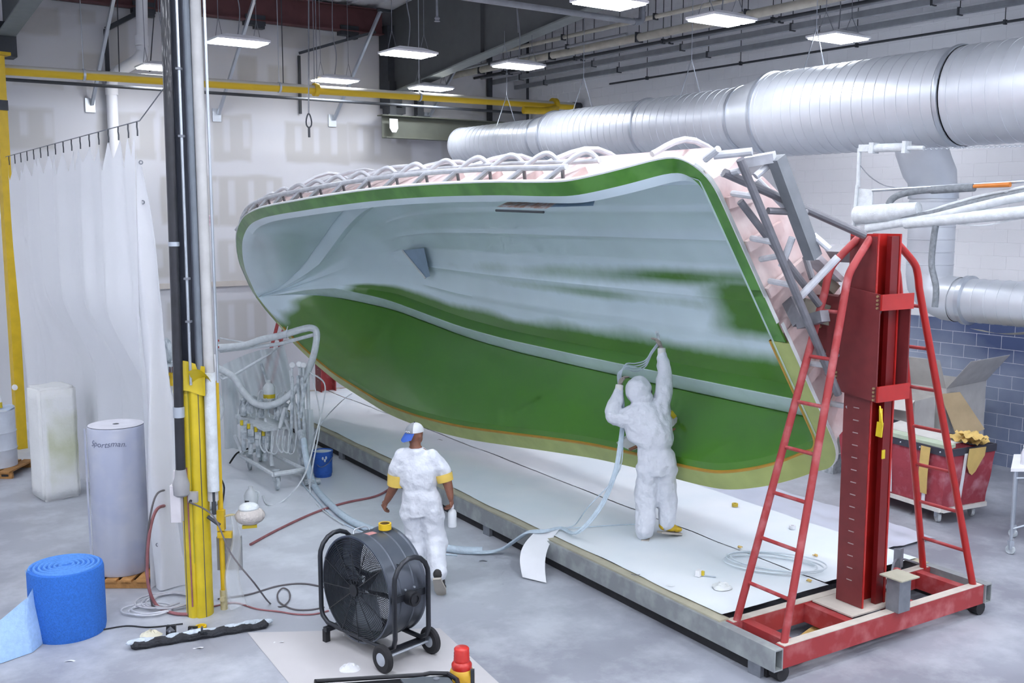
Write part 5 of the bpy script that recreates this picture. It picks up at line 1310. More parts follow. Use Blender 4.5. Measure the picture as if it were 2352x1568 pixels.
def spray_suit(q):
    torso(q, [(-.01,.02,.74,.18,.15),(-.015,.02,.86,.215,.17),(-.025,.03,.96,.205,.16),(-.04,.05,1.03,.19,.15),(-.06,.06,1.10,.255,.18),(-.09,.08,1.25,.265,.185),(-.11,.11,1.37,.25,.165),(-.13,.13,1.46,.18,.13),(-.15,.15,1.54,.10,.10)])
    q.ball((-.205,.17,1.64), .140, 18, 14, (1.0,1.08,1.10)); q.ball((-.165,.13,1.56), .10, 14, 10, (1.2,1,.8))
    limb(q, [(.03,.12,1.40),(.08,.22,1.60),(.105,.34,1.80),(.085,.405,2.0)], [.115,.098,.082,.055]); limb(q, [(-.22,.1,1.40),(-.40,.09,1.335),(-.49,.10,1.37),(-.455,.17,1.50),(-.41,.24,1.62)], [.11,.098,.088,.075,.05])
    limb(q, [(-.105,.02,.80),(-.12,.05,.48),(-.125,.01,.24),(-.125,.0,.085)], [.135,.12,.112,.10]); limb(q, [(.075,.03,.80),(.105,.09,.48),(.12,.08,.28),(.12,.07,.17)], [.13,.118,.11,.098])
remesh_obj('coverall', spray_suit, suit_m, ps, .013, 2, disp=.022)
boot_m = mat('boot_yellow', (206, 172, 44), .6)
b1 = part('boot', boot_m, ps, lambda q: shoe(q, (-.12,.03,.05), (.15,1,0), (0,0,1)), local=True); part('sole', sole_m, b1, lambda q: sole(q, (-.12,.03,.045), (.15,1,0), (0,0,1)), local=True)
b2_ = part('boot', boot_m, ps, lambda q: shoe(q, (.115,.07,.115), (.85,.5,-.22), (.1,.2,1)), local=True); part('sole', sole_m, b2_, lambda q: sole(q, (.115,.07,.10), (.85,.5,-.22), (.1,.2,1)), local=True)
part('respirator_strap', dark_steel, ps, lambda q: q.tube(spline([(-.07,.16,1.60),(-.06,.22,1.62),(-.09,.28,1.62)],4), .014, 8), local=True)
part('cuff', mat('cuff_white', (214,214,212), .8), ps, lambda q: q.tube([(.083,.41,1.98),(.078,.42,2.07)], [.048,.044], 14, caps=False), local=True)
part('cuff', mat('cuff_white', (214,214,212), .8), ps, lambda q: q.tube([(-.415,.235,1.60),(-.402,.255,1.68)], [.048,.044], 14, caps=False), local=True)
MS = WM(ps)
sg = MS @ Vector((.05,.50,2.17))
t = thing('spray_gun', 'small paint covered spray gun in the raised hand', 'spray gun', sg-Vector((0,0,.05)))
part('grip', dusty_grey, t, lambda q: q.tube([MS@Vector((.06,.44,2.10)), MS@Vector((.045,.49,2.20))], .018, 8))
part('nozzle', dusty_grey, t, lambda q: q.tube([MS@Vector((.045,.47,2.205)), MS@Vector((.05,.60,2.22))], [.02,.012], 8))
part('fan_cap', dusty_white, t, lambda q: q.cyl(MS@Vector((.05,.58,2.22)), MS@Vector((.05,.62,2.22)), .02, 8))
lines_m = mat('spray_line', (168, 180, 190), .6, var=.1)
for k in range(4):
    o_ = (k-1.5)*.012
    pts = [MS@Vector((.05,.45,2.12+o_)), MS@Vector((-.03,.42,2.02+o_)), MS@Vector((-.10,.40,1.90+2*o_)), MS@Vector((-.22,.36,1.86+2.5*o_)), MS@Vector((-.33,.30,1.88+1.5*o_)), MS@Vector((-.40+o_,.29,1.80)), MS@Vector((-.395+o_,.29,1.66)), MS@Vector((-.39+o_,.30,1.45))]
    o = hose('paint_line', ['uppermost thin paint line between the hands of the spraying person','second thin paint line between the hands of the spraying person','third thin paint line between the hands of the spraying person','lowest thin paint line between the hands of the spraying person'][k], 'hose', pts, .0075, lines_m, 6)
# hose bundle: worker's left hand -> bed -> floor -> cart
pa = [np.array(MS@Vector((-.39,.28,1.62))), np.array(MS@Vector((-.36,.26,1.30))), np.array(MS@Vector((-.40,.20,.95))), np.array(MS@Vector((-.46,.12,.70))), np.array(MS@Vector((-.62,.02,.36))), np.array(MS@Vector((-.88,-.08,.10)))]
pb = [g(1290,1213,.37), g(1255,1219,.38), g(1215,1222,.36)]
for k in range(3):
    o_ = RT*(k-1)*.016
    up_ = V3(0,0,.010*(k % 2))
    tail_ = [g(1185,1240,.22), g(1150,1262,.06), g(1110,1268,.03), g(1040,1262,.03), g(960,1252,.03)]
    off2 = RT*(k-1)*.03+FW*(k-1)*.03
    hose('hose', ['left hose of the pale bundle crossing the bed edge','middle hose of the pale bundle crossing the bed edge','right hose of the pale bundle crossing the bed edge'][k], 'hose', [p+o_+up_ for p in pa+pb[:1]]+[p+off2+up_ for p in pb[1:]+tail_], .0125, hose_blue)
hose('hose', 'thin pale hose looping apart from the bundle on the bed', 'hose', [np.array(MS@Vector((-.37,.26,1.25))), np.array(MS@Vector((-.40,.15,.75))), fp(1350,1165,10.9), g(1320,1205,.36), g(1290,1213,.36), g(1420,1205,.35), g(1475,1203,.35)], .006, hose_blue, 6)
hose('sleeved_hose', 'thick wrapped hose bundle snaking over the floor past the fan', 'hose', [g(1108,1264,.045), g(1060,1263,.045), g(1000,1254,.045), g(930,1240,.045), g(860,1218,.045), g(800,1192,.045), g(752,1152,.045), g(722,1115,.05), fp(705,1060,14.2), fp(698,1010,14.6)], .045, hose_blue, 12)
hose('hose', 'thin white hose lying beside the wrapped hose bundle', 'hose', [g(1050,1275,.01), g(940,1262,.01), g(840,1225,.01), g(770,1190,.01), g(720,1140,.01), g(690,1105,.01)], .01, hose_blue, 6)
# paper flap over the bed edge
o = part('paper_flap', paper, None, lambda q: q.grid(lambda i, j: g(1212+65*i+ (6*sin(j*4)), 1215+ 20*j - 8*i, .36) if False else (
    (lambda P0, P1, Q0, Q1: P0*(1-i)*(1-j)+P1*i*(1-j)+Q0*(1-i)*j+Q1*i*j + V3(0,0,.05*sin(pi*j)*(1-.3*i)))(g(1228,1222,.37), g(1290,1208,.38), g(1200,1325,.02), g(1255,1338,.02)) - PV*(.10*sin(pi*j))), 10, 16)); tag(o, 'white paper flap draped over the near edge of the bed', 'paper')

# sanding machine parked inside the mould behind the sprayer
t = thing('tote_tray', 'yellow edged clear tray propped behind the spraying person', 'tray', fp(1545,1010,11.55))
Q1 = [fp(1545,945,11.5), fp(1556,960,11.5), fp(1550,1000,11.45), fp(1450,1035,11.45), fp(1418,1020,11.5), fp(1445,1000,11.5)]
part('tray', mat('clear_tray', (196, 200, 198), .3, coat=.5), t, lambda q: q.slab(Q1, tuple(FW), .10), smooth=False)
part('tape_edge', yellow_plastic, t, lambda q: q.tube([fp(1540,945,11.45), fp(1550,958,11.45)], .03, 6))
part('strip', mat('tray_brown', (140, 96, 70), .6), t, lambda q: q.tube([fp(1552,985,11.42), fp(1445,1033,11.4)], .02, 6))

# ================================================================== SPRAY CART (dusted all over in pale overspray)
cart = thing('spray_cart', 'paint dusted gelcoat spray cart with pumps and curved boom', 'spray cart', g(610,1075)*V3(1,1,0))
dw, dg_ = dusty_white, dusty_grey
def tb(name, pts, r, m=dw, sp=0, n=8, par=cart): return part(name, m, par, lambda q: q.tube(spline(pts, sp) if sp else pts, r, n))
# base frame and casters
tb('base_rail', [g(548,1043,.22), g(602,1030,.22)], .03); tb('base_rail', [g(628,1090,.25), g(700,1078,.25)], .035); tb('base_rail', [g(548,1043,.22), g(628,1090,.25)], .03); tb('base_rail', [g(602,1030,.22), g(700,1078,.25)], .03)
for (x, y, r) in ((597,1046,.11),(574,1066,.10),(636,1112,.12),(700,1092,.10)):
    c_ = g(x, y+12, 0)
    w_ = part('caster_wheel', dg_, cart, lambda q: q.lathe([(.03,-.022),(r,-.022),(r+.008,0),(r,.022),(.03,.022)], c_+V3(0,0,r), tuple(RT*.9+FW*.4), 20))
    part('caster_fork', dg_, w_, lambda q: (q.beam(c_+RT*.035+V3(0,0,r), c_+RT*.02+V3(0,0,r+.16), .015, .05), q.beam(c_-RT*.035+V3(0,0,r), c_-RT*.02+V3(0,0,r+.16), .015, .05), q.beam(c_-RT*.05+V3(0,0,r+.16), c_+RT*.05+V3(0,0,r+.16), .07, .02)))
# uprights
for a_, b_ in (((690,845),(706,1085)),((706,842),(712,1085)),((668,850),(690,1080)),((640,930),(712,1095)),((655,930),(642,985)),((540,1000),(556,1040)),((610,960),(625,1070))):
    tb('upright', [fp(*a_, 15.2), fp(*b_, 15.0)], .03)
tb('stabiliser', [fp(690,990,15.0), fp(704,1050,14.7), g(716,1112,.08)], .05, dg_); tb('stabiliser_foot', [g(700,1108,.05), g(735,1104,.05)], .045, dg_)
# pump tray
tray = part('pump_tray', dw, cart, lambda q: q.slab([fp(540,952,15.2), fp(606,985,14.8), fp(672,978,15.2), fp(612,944,15.7)], (0,0,-1), .04), smooth=False)
for k, (x, y) in enumerate(((556,962),(572,970),(589,977),(606,986))):
    pm = part('pump', dg_, cart, lambda q: (q.cyl(fp(x+6,y+2,15.0), fp(x+6,y+44,15.0), .062, 12), q.cyl(fp(x+4,y+38,15.0), fp(x+4,y+72,15.0), .035, 10), q.box(fp(x+5,y+22,14.95),(.09,.07,.10), YAW)))
    part('yellow_knob', yellow_plastic, pm, lambda q: q.cyl(fp(x-1,y+3,14.92), fp(x-1,y+14,14.92), .024, 10))
for (x, y, r, h) in ((560,930,.05,40),(575,918,.06,50),(655,930,.07,60),(640,940,.06,40),(600,940,.045,30)):
    part('valve_body', dg_, cart, lambda q: q.lathe([(0,0),(r,0),(r,.12),(r*.6,.15),(r*.6,.22),(r,.24),(r*.4,.28),(0,.28)], fp(x,y+h*.6,15.2), n=12))
for k in range(9):
    x0 = 545+k*14; tb('feed_line', [fp(x0,962-(k%3)*6,15.1), fp(x0+8,925-(k%4)*8,15.25), fp(x0+22,905+(k%3)*10,15.3), fp(x0+32,958,15.1)], .008, dg_, 5, 6)
for k in range(6):
    x0 = 600+k*13; tb('drip_line', [fp(x0,985,14.95), fp(x0-3,1020+(k%3)*8,14.9), fp(x0+10,1038,14.9), fp(x0+16,1000,14.95)], .011, dw, 5, 6)
jug = part('resin_jug', mat('jug_clear', (214,220,222), .35, alpha=.85), cart, lambda q: q.lathe([(0,0),(.085,0),(.09,.02),(.09,.24),(.06,.29),(.028,.31),(.028,.35),(0,.35)], fp(619,925,15.35), n=20)); part('jug_label', yellow_plastic, jug, lambda q: q.lathe([(.0905,.08),(.0905,.14)], fp(619,925,15.35), n=20, close=False))
for (x, y) in ((671,838),(687,836),(697,838)):
    gg = part('pressure_gauge', dw, cart, lambda q: (q.cyl(fp(x,y,15.1), fp(x,y,15.03), .045, 16), q.cyl(fp(x,y+7,15.06), fp(x,y+24,15.06), .018, 8)))
    part('gauge_glass', mat('gauge_glass', (226,228,230), .2), gg, lambda q: q.cyl(fp(x,y,15.03), fp(x,y,15.025), .036, 16))
for (x0, y0, x1, y1) in ((672,865,668,1040),(684,862,690,1050),(694,866,700,1020),(702,880,690,960)): tb('riser_pipe', [fp(x0,y0,15.1), fp(x1,y1,15.0)], .025, dg_)
# boom and hose loop
tb('boom_hose', [fp(500,798,15.2), fp(560,793,15.2), fp(600,780,15.2), fp(650,769,15.2), fp(690,757,15.2), fp(714,753,15.2), fp(727,763,15.2), fp(724,800,15.2), fp(712,840,15.2), fp(690,880,15.15), fp(655,915,15.1), fp(618,931,15.1), fp(585,925,15.1), fp(560,900,15.15), fp(540,870,15.2), fp(520,855,15.3), fp(500,845,15.4)], .052, dw, 6, 12)
tb('boom_bar', [fp(505,806,15.25), fp(640,790,15.25), fp(722,768,15.25)], .028, dw)
tb('side_bar', [fp(618,790,15.4), fp(655,789,15.5), fp(600,824,15.4), fp(540,860,15.3), fp(512,870,15.2), fp(500,862,15.2)], .020, dw)
tb('chain', [fp(505,776,15.3), fp(560,786,15.3), fp(600,788,15.3)], .012, dw, 4, 6)
part('tie_wrap', dw, cart, lambda q: (q.lathe([(.06,-.008),(.066,-.008),(.066,.008),(.06,.008)], fp(658,767,15.2), tuple(RT), 14, False), q.cyl(fp(657,764,15.15), fp(661,749,15.15), .006, 5)))
part('red_warning_mark', red_paint, cart, lambda q: (q.box(fp(502,782,15.15),(.015,.015,.03), YAW), q.box(fp(502,797,15.15),(.015,.015,.03), YAW)), smooth=False)
# ribbed translucent splash sheet
sheet_t = mat('splash_sheet', (206, 216, 220), .35, var=.05, scale=4, alpha=.75)
def spl(i, j):
    A_, B_, C_, D_ = fp(512,838,16.2), fp(652,795,16.4), fp(680,905,16.0), fp(545,975,15.8)
    p = A_*(1-i)*(1-j)+B_*i*(1-j)+C_*i*j+D_*(1-i)*j
    return p + FW*(.04*sin(i*34)) + V3(0,0,.06*sin(pi*i)*(1-j))
part('splash_sheet', sheet_t, cart, lambda q: q.grid(spl, 60, 14), angle=80)
part('hanging_film', sheet_t, cart, lambda q: q.grid(lambda i, j: fp(506+34*i+10*j, 860+170*j, 15.9-.2*i)+FW*(.04*sin(i*9+j*3)), 12, 24), angle=80)
part('hanging_film', sheet_t, cart, lambda q: q.grid(lambda i, j: fp(700+18*i+8*j, 940+130*j, 15.05)+FW*(.03*sin(i*7+j*4)), 8, 20), angle=80)
tb('sheet_stay', [fp(600,835,15.9), fp(648,985,15.4)], .022, dg_)
tb('black_lead', [g(528,1063,.03), fp(545,1040,15.4), fp(570,1030,15.3)], .014, rubber, 4)
# blue bucket
bk = g(738, 1098)+FW*.14; bk[2] = 0
t = thing('bucket', 'blue plastic bucket with white drips beside the spray cart', 'bucket', bk)
bb = mat('bucket_blue', (42, 92, 178), .5, var=.1, scale=14)
part('pail', bb, t, lambda q: q.lathe([(0,0),(.125,0),(.13,.01),(.148,.30),(.154,.302),(.154,.315),(.149,.318),(.149,.335),(.155,.337),(.155,.35),(.15,.352),(.151,.375),(.157,.377),(.157,.39),(.145,.39),(.14,.05),(0,.04)], bk, n=32), angle=40)
part('contents', dusty_white, t, lambda q: q.lathe([(0,.372),(.146,.372)], bk, n=28, close=False))
part('bail', steel, t, lambda q: q.tube(spline([bk+RT*.155+V3(0,0,.30), bk+RT*.10-FW*.14+V3(0,0,.22), bk-RT*.02-FW*.16+V3(0,0,.18), bk-RT*.155+V3(0,0,.30)],6), .005, 6))
part('drip', dusty_white, t, lambda q: [q.ball(bk+RT*x_-FW*(.148)+V3(0,0,z_), .016, 8, 6, (1,1,1.6)) for x_, z_ in ((.03,.30),(.06,.27),(.08,.31))] and None)
# lines from the cart
hose('hose', 'thin white line from the spray cart drooping to the floor', 'hose', [fp(712,855,15), fp(745,880,14.8), fp(742,930,14.6), g(722,1040,.02) if False else fp(728,990,14.2), fp(700,1090,13.6), g(650,1150,.015), g(615,1158,.015), g(604,1138,.015)], .011, dusty_white, 6)
hose('hose', 'second thin white line hanging from the spray cart to the bundle', 'hose', [fp(715,855,15.1), fp(735,960,14.6), fp(720,1060,14.0), g(712,1130,.015), g(740,1170,.015), g(790,1205,.015)], .010, dusty_white, 6)
hose('hose', 'pale line stretched from the cart over the mould bed', 'hose', [fp(718,1000,14.7), fp(760,945,14.9), g(805,905,.36), g(830,900,.36)], .008, dusty_grey, 6)
# second dusty fan and rack behind the column
f2 = fp(450, 935, 15.2)
t = thing('pedestal_fan', 'dusty wire guarded fan half hidden behind the column', 'fan', V3(f2[0], f2[1], 0))
part('guard_rim', dusty_white, t, lambda q: q.lathe([(.40,-.012),(.425,-.012),(.425,.012),(.40,.012),(.40,-.012)], f2, tuple(FW), 40, False))
def gr2(q):
    for r in np.linspace(.06, .38, 12): q.lathe([(r-.003,0),(r+.003,0)], f2, tuple(FW), 36, False)
o = part('wire_guard', dusty_white, t, gr2, smooth=False); o['kind'] = 'stuff'
for k in range(5):
    a = 2*pi*k/5
    part('blade', dusty_grey, t, lambda q: q.grid(lambda i, j: f2+RT*(cos(a+(i-.5)*.8)*(.06+.3*j))+V3(0,0,sin(a+(i-.5)*.8)*(.06+.3*j))+FW*(.06-.08*i), 6, 5))
part('motor', dusty_grey, t, lambda q: q.cyl(f2, f2+FW*.2, .09, 16))
part('stand', dusty_grey, t, lambda q: (q.cyl(V3(f2[0],f2[1],.05)+FW*.12, f2+FW*.12, .03, 10), q.cyl(V3(f2[0],f2[1],.0)+FW*.12, V3(f2[0],f2[1],.05)+FW*.12, .28, 20)))
t = thing('utility_rack', 'dusty grey utility rack with hoses behind the curtain edge', 'rack', g(398,1178))
rk = lambda x, y: fp(x, y, 13.2)
for x in (385, 412): part('post', dusty_grey, t, lambda q: q.cyl(rk(x,780), rk(x+5,1172), .025, 8))
for y in (835, 1010, 1085, 1130): part('shelf', dusty_grey, t, lambda q: q.box((rk(384,y)+rk(415,y))/2,(.26,.34,.03), YAW), smooth=False)
part('base_box', dusty_grey, t, lambda q: q.box((rk(386,1165)+rk(415,1165))/2,(.26,.34,.10), YAW), smooth=False)
part('reel', dusty_grey, t, lambda q: q.lathe([(0,-.03),(.14,-.03),(.17,0),(.14,.03),(0,.03)], rk(384,805), tuple(RT*.8+FW*.6), 24))
part('arm', dusty_white, t, lambda q: q.tube(spline([rk(376,785), rk(400,800), rk(420,815)],4), .035, 10))
part('yellow_valve', yellow_paint, t, lambda q: (q.cyl(rk(397,862), rk(397,885), .04, 10), q.cyl(rk(397,870), rk(415,866), .025, 8), q.cyl(rk(397,855), rk(397,862), .06, 10)))
part('tray', dusty_white, t, lambda q: q.box((rk(388,1000)+rk(412,1000))/2,(.28,.2,.05), YAW), smooth=False)
for k in range(5): part('hose_loop', dusty_white if k % 2 else hose_red, t, lambda q: q.tube(spline([rk(384+k*3,840), rk(378+k*6,900), rk(384+k*5,960+k*10), rk(400+k*3,1000)],5), .010, 6))
# jug standing near the column
jb = g(577, 1168); 
t = thing('water_jug', 'translucent plastic jug with a dark label on the floor', 'jug', jb)
part('body', mat('jug_clear2', (216,222,226), .3, alpha=.8), t, lambda q: q.lathe([(0,0),(.085,0),(.09,.02),(.09,.19),(.06,.25),(.03,.275),(.03,.31),(0,.31)], jb, n=20), angle=50)
part('label', black_plastic, t, lambda q: q.grid(lambda i, j: jb-FW*(.0905*cos((i-.5)*1.2))+RT*(.0905*sin((i-.5)*1.2)-.01)+V3(0,0,.10+.035*j), 8, 2))
part('handle', mat('jug_clear2', (216,222,226)), t, lambda q: q.tube(spline([jb+RT*.05+V3(0,0,.25), jb+RT*.105+V3(0,0,.22), jb+RT*.09+V3(0,0,.13)],4), .014, 8))
# cut sheet bag / film box beside yellow post
t = thing('film_bag', 'small dusty plastic bag lying behind the yellow post', 'bag', g(470,1165))
part('bag', dusty_white, t, lambda q: q.ball(g(470,1150,.12), .16, 14, 10, (1.3,.9,.8)))
part('strap', rubber, t, lambda q: q.tube(spline([g(508,1172,.02), g(515,1120,.1), fp(505,1095,13.2)],4), .012, 6))

# ================================================================== CORDS ON THE FLOOR BY THE COLUMN
hose('hose', 'dusty red hose curving down from the rack to the coil', 'hose', [fp(400,1158,12.5), fp(384,1160,10.6), fp(360,1170,9.9), fp(345,1215,9.75), fp(338,1290,9.75), fp(342,1350,9.75), g(362,1392,.02), g(400,1408,.02), g(440,1410,.02)], .016, hose_red)
hose('hose', 'dark thin hose arching beside the red hose', 'hose', [fp(400,1122,12.5), fp(384,1124,10.6), fp(360,1135,9.9), fp(346,1180,9.75), fp(337,1250,9.75), fp(335,1310,9.75), g(350,1392,.02)], .010, coax)
hose('hose', 'long dusty red hose crossing the floor to the bed', 'hose', [g(575,1250,.015), g(640,1215,.015), g(720,1178,.015), g(790,1155,.015), g(860,1140,.015), g(895,1122,.02), g(908,1105,.05)], .016, hose_red)
def loops(name, label, c, n, rx, ry, m, r, seed):
    rnd = random.Random(seed); pts = []
    for k in range(n*10):
        a = 2*pi*k/10; j = 1+.22*sin(k*.7+seed)
        pts.append(c+RT*(cos(a)*rx*j+.04*sin(k*.3))+FW*(sin(a)*ry*j)+V3(0,0,.012+.02*(k % 10)/10+.004*(k//10)))
    o = part(name, m, None, lambda q: q.tube(spline(pts, 3), r, 6)); return tag(o, label, 'cable')
loops('cable_coil', 'tangled grey cable coil on the floor left of the column', g(385,1382), 4, .24, .22, mat('cable_grey', (176,176,184), .6), .009, 1)
loops('cable_coil', 'loose pale cable loops at the foot of the curtain', g(350,1405), 3, .22, .15, mat('cable_pale', (196,198,206), .6), .008, 4)
hose('cable', 'dark cord from the outlet box sweeping to the drum fan', 'cable', [np.array(cp(.02,.22,1.185)), fp(490,1185,9.3), fp(530,1270,9.1), fp(585,1340,9.0), g(620,1385,.01), g(645,1393,.01), g(664,1378,.012), g(664,1358,.014), g(650,1350,.016), g(638,1362,.014), g(642,1382,.012), g(672,1398,.01), g(710,1400,.01), g(745,1394,.01)], .008, coax, 6)
hose('cable', 'brown cord along the floor from the column to the drum fan', 'cable', [g(490,1392,.01), g(540,1384,.01), g(590,1398,.01), g(640,1404,.01), g(680,1410,.01), g(720,1410,.01), g(755,1402,.01)], .008, hose_red, 6)
hose('cable', 'grey cord arching behind the drum fan', 'cable', [g(500,1375,.01), g(570,1365,.01), g(640,1345,.01), g(700,1340,.01), g(760,1352,.01)], .009, coax, 6)
hose('cable', 'thin black cord behind the column along the floor seam', 'cable', [g(228,1447,.008), g(290,1437,.008), g(345,1440,.008), g(420,1432,.008)], .007, rubber, 6)

# ================================================================== CLUTTER AT THE COLUMN FOOT
t = thing('rubber_bumper', 'long black rubber bumper strip crusted with white paint', 'bumper', g(455,1470))
A_, B_ = g(300,1484,.03), g(616,1432,.03)
part('strip', mat('crusty_rubber', (40,42,48), .8, bump=.8, bscale=40, var=.3, scale=12), t, lambda q: q.tube([A_+(B_-A_)*f+V3(0,0,.006*sin(f*40)) for f in np.linspace(0,1,40)], [.02]+[.042]*38+[.02], 10, sx=1.3))
part('paint_crust', mat('crust', (186, 196, 206), .8, bump=.8, bscale=50, var=.2, scale=14), t, lambda q: [q.ball(A_+(B_-A_)*f+FW*.015+V3(0,0,.026+.008*sin(f*31)), .05, 10, 8, (1.5,.8,.5)) for f in np.linspace(.02,.98,22) if mnoise.noise(Vector((f*7,0,0))) > -.22] and None)
for k, (x, y) in enumerate(((392,1447),(442,1450))):
    t = thing('corner_protector', ['left black plastic corner cap at the column foot','right black plastic corner cap at the column foot'][k], 'corner cap', g(x, y+12))
    c_ = g(x, y+12)
    part('cap', black_plastic, t, lambda q: q.slab([c_-RT*.045+V3(0,0,.002), c_+RT*.045+V3(0,0,.002), c_+RT*.042+FW*.01+V3(0,0,.09), c_-RT*.042+FW*.01+V3(0,0,.09)], tuple(FW), .03), smooth=False)
    part('ridge', mat('ridge_grey', (80,82,90), .5), t, lambda q: q.lathe([(.045,.0),(.012,.018),(.0,.022)], c_-FW*.0+V3(0,0,.046), tuple(-FW), 4))
    part('bolt_head', steel, t, lambda q: q.ball(c_-FW*.022+V3(0,0,.046), .012, 8, 6))
tc = g(462, 1448)
o = part('tape_roll', mat('tape_yellow', (222,184,34)), None, lambda q: q.lathe([(.038,0),(.052,0),(.052,.05),(.038,.05),(.038,0)], tc, n=24, close=False)); tag(o, 'yellow tape roll on the floor at the column foot', 'tape roll')
o = part('squeegee', dark_steel, None, lambda q: (q.tube([g(464,1440,.30), g(463,1455,.04)], .010, 8), q.slab([g(448,1462,.02), g(478,1462,.02), g(472,1450,.08), g(456,1450,.08)], tuple(FW), .012))); tag(o, 'small dark scraper leaning at the column foot', 'scraper')
for k, (x, y, lb) in enumerate(((345,1455,'crumpled cream rag on the floor left of the bumper'),(803,1532,'crumpled white rag on the floor under the drum fan'),(1658,1345,'crumpled clear film scrap on the bed paper'))):
    z0 = .34 if k == 2 else 0
    c_ = g(x, y, z0+.02)
    o = part('rag', [mat('rag_cream',(214,210,190),.9), paper, mat('scrap',(212,216,216),.5)][k], None, lambda q: q.grid(lambda i, j: c_+V3(0,0,-.018)+(RT*cos(i*2*pi)+FW*sin(i*2*pi)*.8)*(.10*(1-j)*(1+.35*mnoise.noise(Vector((i*5,j*3,k)))))+V3(0,0,.05*(j**.6)*(1+.8*mnoise.noise(Vector((i*7,j*6,k+3))))), 22, 8, closed_u=True)); tag(o, lb, 'rag')
for k, (x, y, z0, m_, lb) in enumerate(((1688,1162,.34,masking,'small yellow tape roll on the bed paper near the gantry ladder'),(1820,1213,.34,paper,'pale tape roll lying on the bed beyond the ladder'))):
    c_ = g(x, y, z0+.005)
    o = part('tape_roll', mat('tape_yellow2',(200,176,60),.6) if k == 0 else m_, None, lambda q: q.lathe([(.02,0),(.038,0),(.038,.035),(.02,.035),(.02,0)], c_, n=20, close=False)); tag(o, lb, 'tape roll')
c_ = g(1605, 1322, .345)
t = thing('tape_measure', 'small tape measure with its blade pulled out on the bed', 'tape measure', c_)
part('case', white_paint, t, lambda q: q.box(c_+V3(0,0,.03),(.07,.045,.06), .3), smooth=False); part('grip', yellow_plastic, t, lambda q: q.box(c_+RT*.03+V3(0,0,.03),(.02,.05,.045), .3), smooth=False)
part('blade', mat('blade_blue',(190,202,216),.4), t, lambda q: q.beam(c_+RT*.03+V3(0,0,.008), c_+RT*.16-FW*.05+V3(0,0,.008), .02, .003), smooth=False)
pc = g(1780, 1300, .35)
o = part('tube_coil', mat('clear_tube',(206,216,222),.35), None, lambda q: q.tube(spline([pc+RT*(cos(a)*(.40+.05*sin(a*.37)))+PU*(sin(a)*.36+.04*sin(a*.2))+V3(0,0,.006+.003*a) for a in np.linspace(0,2*pi*3.4,50)],3), .008, 6)); tag(o, 'coil of clear plastic tubing lying on the bed paper', 'tube coil')
for k, (x, y) in enumerate(((1872,1277),(1858,1335),(1700,1258))):
    c_ = g(x, y, .345)
    o = part('tape_scrap', masking, None, lambda q: q.grid(lambda i, j: c_+RT*(.05*(i-.5))+FW*(.04*(j-.5))+V3(0,0,.012+.012*sin(i*6+j*4+k)), 6, 5)); tag(o, ['yellow tape scrap right of the clear tubing coil','yellow tape scrap close below the clear tubing coil','yellow tape scrap on the bed seam left of the ladder'][k], 'scrap')
for k, (x, y, z0) in enumerate(((1010,1010,.34),(1175,1112,.34),(1460,1320,.34),(640,1475,0),(455,1488,0),(160,1518,0),(1110,1288,0),(1540,1345,.34))):
    c_ = g(x, y, z0+.004)
    o = part('paper_scrap', mat('scrap_dark',(110,112,118),.8) if k in (0,2,6) else paper, None, lambda q: q.grid(lambda i, j: c_+RT*(.09*(i-.5))+(FW+RT*.4)*(.02*(j-.5))+V3(0,0,.003+.006*sin(i*5+k)), 6, 3))
    tag(o, ['dark scrap on the bed right of the walking person','dark thin scrap on the bed left of the spraying person','dark sliver on the bed near the front edge','white scrap on the floor left of the drum fan','white scrap below the rubber bumper','white scrap at the lower left floor','dark sliver on the floor right of the walking person','pale scrap on the bed beside the tape measure'][k], 'scrap')
# floor protection sheet with torn edge, under the fan
o = part('floor_sheet', mat('floor_kraft', (186,184,186), .8, var=.05, scale=1.5), None, lambda q: q.grid(lambda i, j: g(568,1452,.004)*(1-i)*(1-j)+g(1010,1442,.004)*i*(1-j)+g(690,1600,.004)*(1-i)*j+g(1180,1600,.004)*i*j+V3(0,0,.003*abs(sin(i*30))*(j)), 24, 16)); tag(o, 'pale floor sheet with a dark torn edge beneath the drum fan', 'floor sheet')

# ================================================================== LOWER EDGE: black case and yellow jug
bc2 = g(880, 1572, .26); 
t = thing('tool_case', 'black plastic tool case with a raised rim at the bottom edge', 'case', V3(bc2[0], bc2[1], 0)-FW*.3)
cc = V3(bc2[0], bc2[1], 0)-FW*.20+RT*.05
rz2 = YAW+.16
Mz = Matrix.Rotation(rz2, 3, 'Z')
def cl(x, y, z): v_ = Mz @ Vector((x, y, 0)); return cc+V3(v_.x, v_.y, z)
part('shell', black_plastic, t, lambda q: q.box(cl(0,0,.12),(1.05,.66,.24), rz2), smooth=False)
ol = [(-.54,-.35),(.50,-.35),(.56,-.30),(.56,.20),(.50,.32),(.36,.35),(.30,.33),(-.54,.35)]
part('rim', black_plastic, t, lambda q: q.tube([cl(x,y,.26) for x, y in ol], .018, 8, closed=True))
part('lid_panel', mat('lid_grey', (86,92,98), .35), t, lambda q: q.slab([cl(.12,.29,.242), cl(.30,.31,.242), cl(.50,.26,.242), cl(.54,.1,.242), cl(.25,-.1,.242)], (0,0,1), .014), smooth=False)
part('latch_bolt', steel, t, lambda q: q.cyl(cl(.40,.24,.256), cl(.40,.24,.266), .025, 14))
yj = g(1061, 1602); yj[2] = 0
t = thing('solvent_jug', 'yellow jug with a ribbed red cap at the bottom edge', 'jug', yj)
part('body', mat('jug_yellow', (206,160,40), .45), t, lambda q: q.lathe([(0,0),(.10,0),(.105,.02),(.105,.20),(.09,.245),(.075,.26),(0,.26)], yj, n=28), angle=50)
